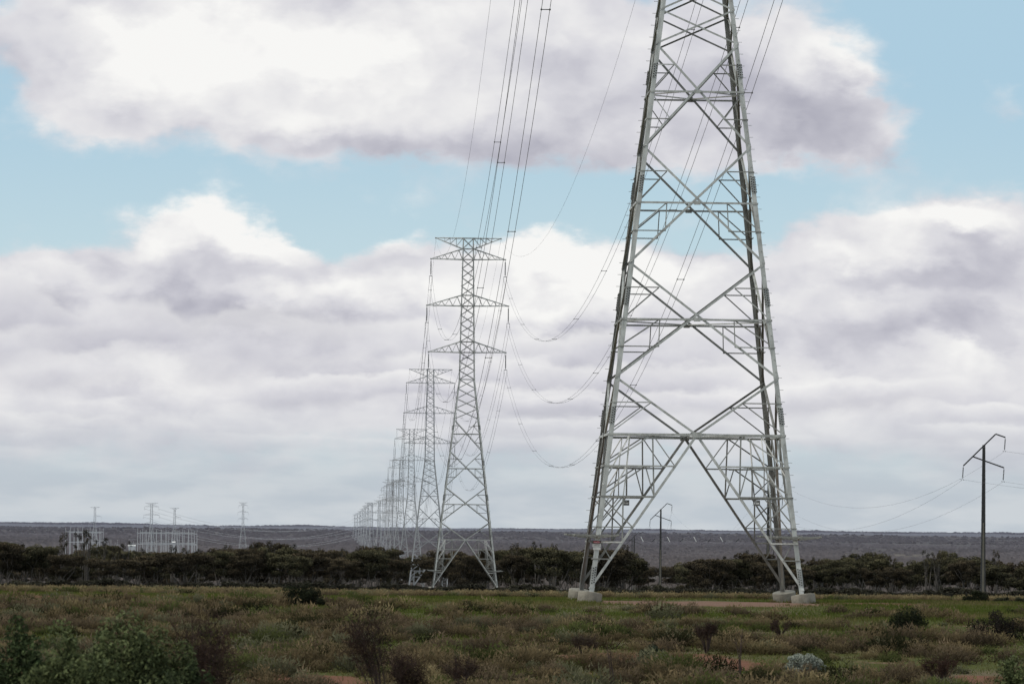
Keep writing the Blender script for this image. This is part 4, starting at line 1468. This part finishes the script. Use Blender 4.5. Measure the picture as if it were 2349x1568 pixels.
DK = dict(lo=(.006, .008, .004), hi=(.026, .032, .012))
GF = dict(lo=(.010, .014, .005), hi=(.135, .160, .066))
bush(692, 178, .82, .88, 401, 'dark rounded bush on the grass left of centre, blackish green', 30, 240, .07, **DK)
bush(738, 177, .26, .36, 402, 'small dark bush touching the right side of the dark rounded one', 10, 160, .06, **DK)
bush(2084, 136, .60, 1.02, 403, 'dark green upright bush on the grass at the right', 24, 240, .065, up=.6, **DK)
bush(2290, 137, .98, .90, 404, 'broad dark purplish bush near the right edge', 30, 240, .06, lo=(.008, .006, .005), hi=(.036, .028, .020))
bush(2235, 212, .66, .55, 405, 'dark dome-shaped bush in front of the right utility pole', 26, 220, .07, **DK)
bush(2302, 214, .5, .34, 406, 'low dull green bush right of the dome-shaped one at the pole', 18, 180, .07, lo=(.014, .016, .009), hi=(.05, .052, .028))
bush(1845, 104, .62, .52, 407, 'pale silver-grey bush in the right foreground', 40, 240, .045, lo=(.085, .095, .080), hi=(.42, .45, .38), up=.1, flat=.2)
bush(1496, 113, .36, .40, 408, 'small dark green bush on red soil in the centre foreground', 18, 220, .05, lo=(.008, .012, .008), hi=(.036, .050, .030))
bush(30, 56, .84, 2.16, 409, 'dark green bush in the left corner of the foreground', 64, 520, .06, up=.5, lo=(.004, .007, .003), hi=(.060, .084, .032), flat=.21)
bush(165, 53, .86, 2.10, 410, 'soft green bush in the left foreground beside the corner one', 64, 520, .06, up=.5, flat=.20, **GF)
bush(310, 57, 1.02, 2.30, 411, 'largest soft green bush of the left foreground', 96, 520, .06, up=.5, flat=.18, **GF)
bush(2332, 66, .36, 1.45, 412, 'green bush cut by the right edge of the picture', 22, 300, .06, up=.5, flat=.26, **GF)
bush(2345, 215, .5, .35, 413, 'low green bush at the right edge beyond the grass', 14, 180, .07, lo=(.014, .016, .009), hi=(.05, .052, .028))


def dead_shrub(x, D, H, spread, seed, label, n=9, fuzz=900, col=((.020, .012, .010), (.070, .044, .034)), lean=0.0):
    rd = random.Random(seed)
    p = at(x, 1400, D); z = gz(p.x, D)
    root = empty('twiggy_shrub', (p.x, D, z)); tag(root, label, 'shrub')
    tb = MB(); tips = []
    for i in range(n):
        an = rd.uniform(0, 6.283); r = spread * rd.uniform(.3, 1)
        e = Vector((math.cos(an) * r + lean * H, math.sin(an) * r, H * rd.uniform(.6, 1)))
        md = Vector((e.x * .35 + rd.uniform(-.06, .06), e.y * .35, e.z * .5))
        tb.tube([(0, 0, -.1), md, e], [.016, .011, .004], 4)
        for j in range(5):
            t = rd.uniform(.45, .95); b0 = lerp(md, e, t)
            b1 = b0 + Vector((rd.uniform(-.3, .3), rd.uniform(-.3, .3), rd.uniform(.08, .4))) * H * .35
            tb.tube([b0, b1], [.006, .002], 3); tips.append(b1); tips.append(b0)
    adopt('branch', tb.mesh('branch', M_TWIG), root)
    if fuzz:
        r = np.random.default_rng(seed)
        c = np.array([tuple(t) for t in tips])[r.integers(0, len(tips), fuzz)]
        pos = c + r.normal(0, H * .055, (fuzz, 3))
        g = r.normal(size=(fuzz, 3)); g[:, 2] += .8; g /= np.linalg.norm(g, axis=1, keepdims=True)
        q = np.cross(g, r.normal(size=(fuzz, 3))); q /= np.linalg.norm(q, axis=1, keepdims=True)
        v = np.stack([pos - q * .006, pos + q * .006, pos + g * .11 * H], 1).reshape(-1, 3)
        k = r.uniform(0, 1, (fuzz, 1))
        cc = np.repeat(np.array(col[0]) * (1 - k) + np.array(col[1]) * k, 3, 0)
        adopt('twig_mass', fast_mesh('twig_mass', v, np.arange(len(v)).reshape(-1, 3), M_SCRUB, cc), root)
    return root


dead_shrub(470, 60, 1.95, .40, 501, 'dark reddish bare shrub right of the soft green bushes', 18, 1500)
bush(425, 56, .58, 1.62, 414, 'lower dark green bush between the largest green one and the bare shrub', 40, 460, .06, up=.5, lo=(.004, .007, .003), hi=(.070, .092, .038), flat=.22)
dead_shrub(405, 58, 1.55, .35, 511, 'brown dry shrub at the foot of the largest green bush', 12, 3000)
dead_shrub(884, 74, 1.75, .26, 502, 'dead dark shrub with forked bare branches in the centre left foreground', 11, 1000, lean=-.2)
dead_shrub(935, 78, 1.05, .35, 512, 'low reddish brown twiggy shrub right of the forked dead one', 14, 1700)
dead_shrub(1055, 88, .78, .38, 503, 'dark red-brown twiggy shrub at the bottom, left of centre', 14, 900)
dead_shrub(1622, 118, .78, .40, 504, 'fan-shaped reddish twiggy shrub below the left footings', 18, 1600)
dead_shrub(1335, 112, .60, .36, 505, 'brown fuzzy twiggy shrub at the bottom centre', 16, 1800, col=((.03, .022, .016), (.10, .075, .055)))
dead_shrub(1700, 92, 1.35, .16, 506, 'group of tall thin bare stalks in the foreground below the near pylon', 3, 0)
dead_shrub(1405, 90, 1.0, .12, 507, 'few thin dark stalks at the bottom centre', 3, 0)
dead_shrub(2160, 96, .60, .5, 508, 'reddish dry shrub in the bottom right foreground', 18, 2400, col=((.03, .017, .013), (.10, .056, .042)))
dead_shrub(1790, 132, .55, .32, 509, 'brown twiggy shrub behind the silver-grey bush', 14, 1200)
# low dark saltbush along the foot of the tree belt
x = -40
while x < 2400:
    D = random.uniform(430, 610)
    p = at(x, 1350, D); z = gz(p.x, D)
    key = 'edge'
    if key not in first:
        first[key] = []
        for j in range(4):
            f, st = make_bush(600 + j, 1.5, 1.0, 18, 190, .2, (.014, .014, .010), (.052, .048, .030), stems=False)
            first[key].append(f)
    o = link('saltbush', random.choice(first[key])); s_ = random.uniform(.5, 1.25)
    o.location = (p.x, D, z); o.scale = (s_ * 1.3, s_ * 1.3, s_ * random.uniform(.6, 1.0)); o.rotation_euler = (0, 0, random.uniform(0, 6))
    tag(o, 'low dull saltbush along the foot of the tree belt', 'bush', 'saltbush along the foot of the trees')
    x += random.uniform(14, 30)


# ------------------------------------------------------------------ sky and light
SUN_EL, SUN_AZ = math.radians(42), math.radians(-108)        # azimuth from +Y, clockwise positive: sun high on the left, a little behind
w = bpy.data.worlds.new('World'); S.world = w; w.use_nodes = True
nt = w.node_tree; nt.nodes.clear(); L = nt.links.new
out = N(nt, 'ShaderNodeOutputWorld')
tc = N(nt, 'ShaderNodeTexCoord')
dirv = tc.outputs['Generated']
sep = N(nt, 'ShaderNodeSeparateXYZ'); L(dirv, sep.inputs[0])


def mth(op, a, b=None, c=None, clamp=False):
    n = N(nt, 'ShaderNodeMath', operation=op, use_clamp=clamp)
    for i, v in enumerate((a, b, c)):
        if v is None: continue
        if isinstance(v, (int, float)): n.inputs[i].default_value = v
        else: L(v, n.inputs[i])
    return n.outputs[0]


def mrange(v, a, b, c=0.0, d=1.0, smooth=True):
    n = N(nt, 'ShaderNodeMapRange', interpolation_type='SMOOTHSTEP' if smooth else 'LINEAR')
    n.inputs['From Min'].default_value = a; n.inputs['From Max'].default_value = b
    n.inputs['To Min'].default_value = c; n.inputs['To Max'].default_value = d
    L(v, n.inputs['Value'])
    return n.outputs['Result']


def wmix(fac, a, b):
    mx = N(nt, 'ShaderNodeMixRGB')
    if isinstance(fac, (int, float)): mx.inputs['Fac'].default_value = fac
    else: L(fac, mx.inputs['Fac'])
    for s_, v in ((mx.inputs['Color1'], a), (mx.inputs['Color2'], b)):
        if isinstance(v, tuple): s_.default_value = (*v, 1)
        else: L(v, s_)
    return mx.outputs['Color']


az = mth('ARCTAN2', sep.outputs['X'], sep.outputs['Y'])
el = mth('ARCSINE', sep.outputs['Z'])


sph = N(nt, 'ShaderNodeCombineXYZ'); L(az, sph.inputs[0]); L(el, sph.inputs[1])


def wnoise(scale, detail, rough=0.55, stretch=(1, 1, 2.0), off=(0, 0, 0), src=None):
    mp = N(nt, 'ShaderNodeMapping'); mp.inputs['Scale'].default_value = (stretch[0], stretch[2], 1); mp.inputs['Location'].default_value = (off[0], off[2], 0)
    L(src or sph.outputs[0], mp.inputs['Vector'])
    n = N(nt, 'ShaderNodeTexNoise', noise_dimensions='2D'); n.inputs['Scale'].default_value = scale; n.inputs['Detail'].default_value = detail
    n.inputs['Roughness'].default_value = rough
    L(mp.outputs['Vector'], n.inputs['Vector'])
    return n


wn = wnoise(34, 7, 0.58)
sc_ = N(nt, 'ShaderNodeSeparateColor'); L(wn.outputs['Color'], sc_.inputs[0])
wu = mth('MULTIPLY_ADD', mth('SUBTRACT', sc_.outputs[0], 0.5), 0.026, az)
wv = mth('MULTIPLY_ADD', mth('SUBTRACT', sc_.outputs[1], 0.5), 0.020, el)
cmb = N(nt, 'ShaderNodeCombineXYZ'); L(wu, cmb.inputs[0]); L(wv, cmb.inputs[1])


def field(blobs, start=0.0):
    acc = None
    for (x, y, rx, ry, wgt) in blobs:
        d = ray(x, y).normalized()
        a0, e0 = math.atan2(d.x, d.y), math.asin(d.z)
        vm = N(nt, 'ShaderNodeVectorMath', operation='MULTIPLY_ADD')
        L(cmb.outputs[0], vm.inputs[0])
        ax, ay = F / rx, F / ry
        vm.inputs[1].default_value = (ax, ay, 0); vm.inputs[2].default_value = (-a0 * ax, -e0 * ay, 0)
        dt = N(nt, 'ShaderNodeVectorMath', operation='DOT_PRODUCT'); L(vm.outputs[0], dt.inputs[0]); L(vm.outputs[0], dt.inputs[1])
        pw = mth('POWER', math.exp(-1), dt.outputs['Value'])
        acc = mth('MULTIPLY_ADD', pw, wgt, acc if acc is not None else start)
    return acc


COVER = [(430, 160, 300, 165, 1.0), (760, 170, 350, 180, 1.1), (1120, 120, 360, 200, 1.0), (1480, 190, 330, 170, 1.0), (1790, 190, 230, 170, .95), (700, 0, 600, 110, .6),
         (1930, 300, 150, 80, .8), (230, 200, 120, 110, .7), (1000, 290, 320, 65, .65), (1650, 330, 180, 70, .5), (90, 90, 190, 150, .62), (2330, 250, 90, 60, .35),
         # lower bank
         (1174, 860, 5200, 210, 1.1), (30, 690, 220, 85, .8), (270, 645, 160, 75, .9), (470, 575, 140, 85, 1.5), (650, 640, 170, 85, .9), (925, 575, 70, 55, .7), (1050, 640, 170, 85, .8),
         (1270, 630, 180, 90, 1.0), (1480, 690, 200, 90, .8), (1700, 700, 220, 90, .7), (1880, 640, 190, 100, .8), (2030, 580, 150, 85, .85), (2210, 560, 190, 110, 1.1), (2400, 580, 200, 120, 1.0)]
WHITE = [(480, 110, 260, 90, .55), (860, 130, 230, 80, .5), (300, 180, 110, 70, .35), (700, 260, 300, 50, .2), (1030, 40, 250, 60, .25), (1860, 70, 130, 90, .3), (1960, 120, 70, 60, .35),
         (480, 485, 130, 50, .7), (330, 560, 120, 45, .4), (600, 560, 120, 45, .4), (920, 510, 70, 45, .5), (1260, 590, 150, 55, .55), (1180, 690, 260, 35, .3), (2190, 495, 180, 45, .7),
         (1960, 580, 90, 40, .4), (2080, 560, 90, 40, .3), (1480, 650, 150, 45, .4), (780, 660, 260, 40, .3), (170, 640, 160, 40, .3), (600, 700, 100, 30, .25), (1850, 690, 180, 40, .3),
         (60, 780, 120, 28, .25), (350, 850, 200, 26, .2), (1250, 830, 160, 24, .2), (180, 960, 240, 22, .22), (1000, 905, 180, 22, .2), (2180, 800, 160, 26, .2), (1950, 880, 180, 24, .25)]
DARK = [(1420, 230, 190, 90, .45), (1780, 245, 170, 90, .46), (1880, 345, 170, 50, .52), (1990, 290, 110, 60, .42), (1650, 180, 60, 40, .2), (1900, 220, 50, 60, .25), (900, 340, 240, 40, .35), (1180, 330, 200, 50, .35), (1330, 110, 160, 60, .2), (640, 330, 180, 30, .25),
        (1580, 120, 120, 90, .25), (440, 690, 150, 45, .6), (300, 770, 320, 35, .55), (680, 760, 220, 35, .55), (470, 590, 100, 30, .35), (700, 600, 110, 40, .4), (560, 640, 90, 30, .3), (900, 780, 160, 30, .3), (1230, 655, 90, 26, .35), (1340, 760, 200, 35, .35), (40, 740, 110, 40, .3),
        (2120, 650, 210, 50, .55), (2230, 760, 210, 40, .55), (2230, 545, 90, 28, .45), (1830, 780, 180, 32, .3), (720, 850, 220, 24, .35), (430, 920, 260, 24, .3), (1450, 880, 260, 26, .2), (2280, 600, 70, 40, .25), (1560, 560, 80, 40, .2)]
cover = field(COVER)
# a broken cloud deck everywhere outside the view the photograph shows
outside = mth('MAXIMUM', mrange(mth('ABSOLUTE', az), 0.12, 0.17), mrange(el, 0.115, 0.16))
gen = wnoise(3.2, 6, 0.55, (1, 1, 1.6), (3, 1, 0))
cover = mth('ADD', cover, mth('MULTIPLY', outside, mrange(gen.outputs['Fac'], 0.35, 0.6, 0.1, 1.0)))


wv3 = N(nt, 'ShaderNodeVectorMath', operation='MULTIPLY_ADD')
L(wn.outputs['Color'], wv3.inputs[0]); wv3.inputs[1].default_value = (.016, .012, 0); L(sph.outputs[0], wv3.inputs[2])


def billow(scale, detail, stretch, off=(0, 0, 0), rough=0.5):
    """rounded cauliflower lumps, 0 in the creases to about 1 on the lumps"""
    mp = N(nt, 'ShaderNodeMapping'); mp.inputs['Scale'].default_value = (stretch[0], stretch[2], 1); mp.inputs['Location'].default_value = (off[0], off[2], 0)
    L(wv3.outputs[0], mp.inputs['Vector'])
    v = N(nt, 'ShaderNodeTexVoronoi', feature='F1', voronoi_dimensions='2D'); v.inputs['Scale'].default_value = scale
    v.inputs['Detail'].default_value = detail; v.inputs['Roughness'].default_value = rough
    v.normalize = True
    L(mp.outputs[0], v.inputs['Vector'])
    return mth('SUBTRACT', 1.0, v.outputs['Distance'])


edge = wnoise(60, 8, 0.6, (1, 1, 1.5), (5, 2, 1))
puff = billow(34, 3, (1, 1, 1.25))
cv = mth('MULTIPLY_ADD', mth('SUBTRACT', edge.outputs['Fac'], 0.5), 0.40, cover)
cv = mth('MULTIPLY_ADD', mth('SUBTRACT', puff, 0.62), 0.75, cv)
soft = mrange(el, 0.050, 0.075)                                   # crisp heaps low down, softer veils higher up
dens_c = mrange(cv, 0.28, 0.70)
dens_s = mrange(cv, 0.27, 0.80)
dn = N(nt, 'ShaderNodeMix', data_type='FLOAT')
L(soft, dn.inputs[0]); L(dens_c, dn.inputs[2]); L(dens_s, dn.inputs[3])
dens = dn.outputs[0]
# light and shade in the clouds
wb = field(WHITE, 0.57)
dk = field(DARK, 0.0)
sh = mth('MULTIPLY_ADD', dk, -0.66, wb)
# relief: a puff is brighter where the noise falls off upwards
lowf = mrange(el, 0.056, 0.030)
na = wnoise(24, 5, 0.48, (1, 1, 1.35), (1, 7, 2))
nb_ = wnoise(24, 5, 0.48, (1, 1, 1.35), (1, 7, 2 + .0108))
sh = mth('MULTIPLY_ADD', mth('SUBTRACT', na.outputs['Fac'], nb_.outputs['Fac']), 0.8, sh)
sh = mth('MULTIPLY_ADD', mth('SUBTRACT', na.outputs['Fac'], 0.5), 0.25, sh)
pb = billow(34, 3, (1, 1, 1.25), (0, 0, .0046 * 1.25))
sh = mth('MULTIPLY_ADD', mth('SUBTRACT', puff, pb), 1.1, sh)
cr = N(nt, 'ShaderNodeValToRGB')
e = cr.color_ramp.elements
stops = [(0.0, (0.43, 0.43, 0.50)), (0.25, (0.55, 0.548, 0.61)), (0.50, (0.685, 0.682, 0.725)), (0.78, (0.82, 0.815, 0.825)), (1.0, (0.93, 0.925, 0.91))]
while len(e) < len(stops): e.new(0.5)
for el_, (p_, c_) in zip(e, stops): el_.position = p_; el_.color = (*c_, 1)
L(sh, cr.inputs['Fac'])
# clear sky between the clouds
sky = N(nt, 'ShaderNodeTexSky', sky_type='NISHITA')
sky.sun_disc = False; sky.sun_elevation = SUN_EL; sky.sun_rotation = SUN_AZ
sky.air_density = 1.2; sky.dust_density = 0.6; sky.ozone_density = 2.0
sk = N(nt, 'ShaderNodeMixRGB', blend_type='MULTIPLY'); sk.inputs['Fac'].default_value = 1; sk.inputs['Color2'].default_value = (0.08, 0.08, 0.08, 1)
L(sky.outputs[0], sk.inputs['Color1'])
grad = wmix(mrange(el, 0.03, 0.10), (0.59, 0.74, 0.79), (0.425, 0.62, 0.76))
blue = wmix(0.93, sk.outputs[0], grad)
col = wmix(dens, blue, cr.outputs['Color'])
# rows of smaller heaps towards the horizon, each with a crisp bright top and a soft grey base
puff2 = billow(62, 2, (1, 1, 1.6), (3, 0, 1))
ROWS = [(655, 64, 140, 15, 1.0, .80), (745, 50, 105, 19, 1.3, .85), (815, 38, 80, 24, 1.6, .85), (865, 30, 62, 28, 1.9, .85), (912, 24, 52, 33, 2.2, .80), (955, 20, 42, 40, 2.5, .7), (1000, 15, 36, 46, 2.8, .5), (1045, 12, 32, 52, 3.0, .35)]
for i, (yy, amp, thick, fr, st, op) in enumerate(ROWS):
    e0 = math.asin(ray(1174, yy).normalized().z)
    rn = wnoise(fr * .8, 6, 0.60, (1, 1, st), (11 + 7 * i, 0, 3 + 5 * i))
    lumpy = mth('MULTIPLY_ADD', mth('SUBTRACT', puff2, 0.6), (amp * 1.3) / F, el)
    top = mth('MULTIPLY_ADD', mth('SUBTRACT', rn.outputs['Fac'], 0.5), 4.2 * amp / F, e0)
    d_ = mth('DIVIDE', mth('SUBTRACT', mth('ADD', top, mth('SUBTRACT', lumpy, el)), el), thick / F)
    al = mth('MULTIPLY', mrange(d_, 0.0, 0.30), mrange(d_, 1.5, 0.7))
    pn = wnoise(fr * .55, 3, 0.5, (1, 1, st * .6), (31 + 3 * i, 0, 9 + 2 * i))
    al = mth('MULTIPLY', mth('MULTIPLY', al, mrange(pn.outputs['Fac'], 0.40, 0.62)), op * .85)
    shr = mth('MULTIPLY_ADD', mrange(d_, 0.0, 1.1, 0, 1, False), -0.95, 1.04)
    shr = mth('MULTIPLY_ADD', mth('SUBTRACT', puff2, 0.6), 0.30, shr)
    shr = mth('MULTIPLY_ADD', mth('SUBTRACT', na.outputs['Fac'], 0.5), 0.55, shr)
    c2 = N(nt, 'ShaderNodeValToRGB')
    e2 = c2.color_ramp.elements
    while len(e2) < len(stops): e2.new(0.5)
    for el_, (p_, c_) in zip(e2, stops): el_.position = p_; el_.color = (*c_, 1)
    L(shr, c2.inputs['Fac'])
    col = wmix(al, col, c2.outputs['Color'])
# pale low haze with faint streaks
stk = wnoise(40, 5, 0.5, (1, 1, 4.0), (2, 2, 6))
hazec = wmix(mrange(stk.outputs['Fac'], 0.35, 0.7), (0.50, 0.545, 0.60), (0.60, 0.63, 0.665))
col = wmix(mrange(el, 0.030, 0.006, 0.0, 0.90), col, hazec)
bg = N(nt, 'ShaderNodeBackground'); L(col, bg.inputs['Color']); bg.inputs['Strength'].default_value = 1.0
# the rest of the sky dome: the same broken deck, coarser
gcol = wmix(mrange(gen.outputs['Fac'], 0.35, 0.6), blue, wmix(mrange(gen.outputs['Fac'], 0.45, 0.75), (0.84, 0.83, 0.82), (0.60, 0.59, 0.62)))
gcol = wmix(mrange(el, 0.06, 0.0), gcol, (0.54, 0.58, 0.63))
gcol = wmix(mrange(el, 0.0, -0.02), gcol, (0.12, 0.11, 0.10))
bg2 = N(nt, 'ShaderNodeBackground'); L(gcol, bg2.inputs['Color']); bg2.inputs['Strength'].default_value = 1.0
ms = N(nt, 'ShaderNodeMixShader'); below = mrange(el, -0.012, -0.016)
L(mth('MAXIMUM', outside, below), ms.inputs[0]); L(bg.outputs[0], ms.inputs[1]); L(bg2.outputs[0], ms.inputs[2])
L(ms.outputs[0], out.inputs['Surface'])
S.cycles.use_adaptive_sampling = True
S.cycles.adaptive_threshold = 0.02

sd = bpy.data.lights.new('sun', 'SUN'); sd.energy = 2.0; sd.angle = math.radians(11); sd.color = (1.0, 0.93, 0.82)
sun = bpy.data.objects.new('sun', sd); COL.objects.link(sun)
to_sun = Vector((math.sin(SUN_AZ) * math.cos(SUN_EL), math.cos(SUN_AZ) * math.cos(SUN_EL), math.sin(SUN_EL)))
sun.rotation_euler = to_sun.to_track_quat('Z', 'Y').to_euler()
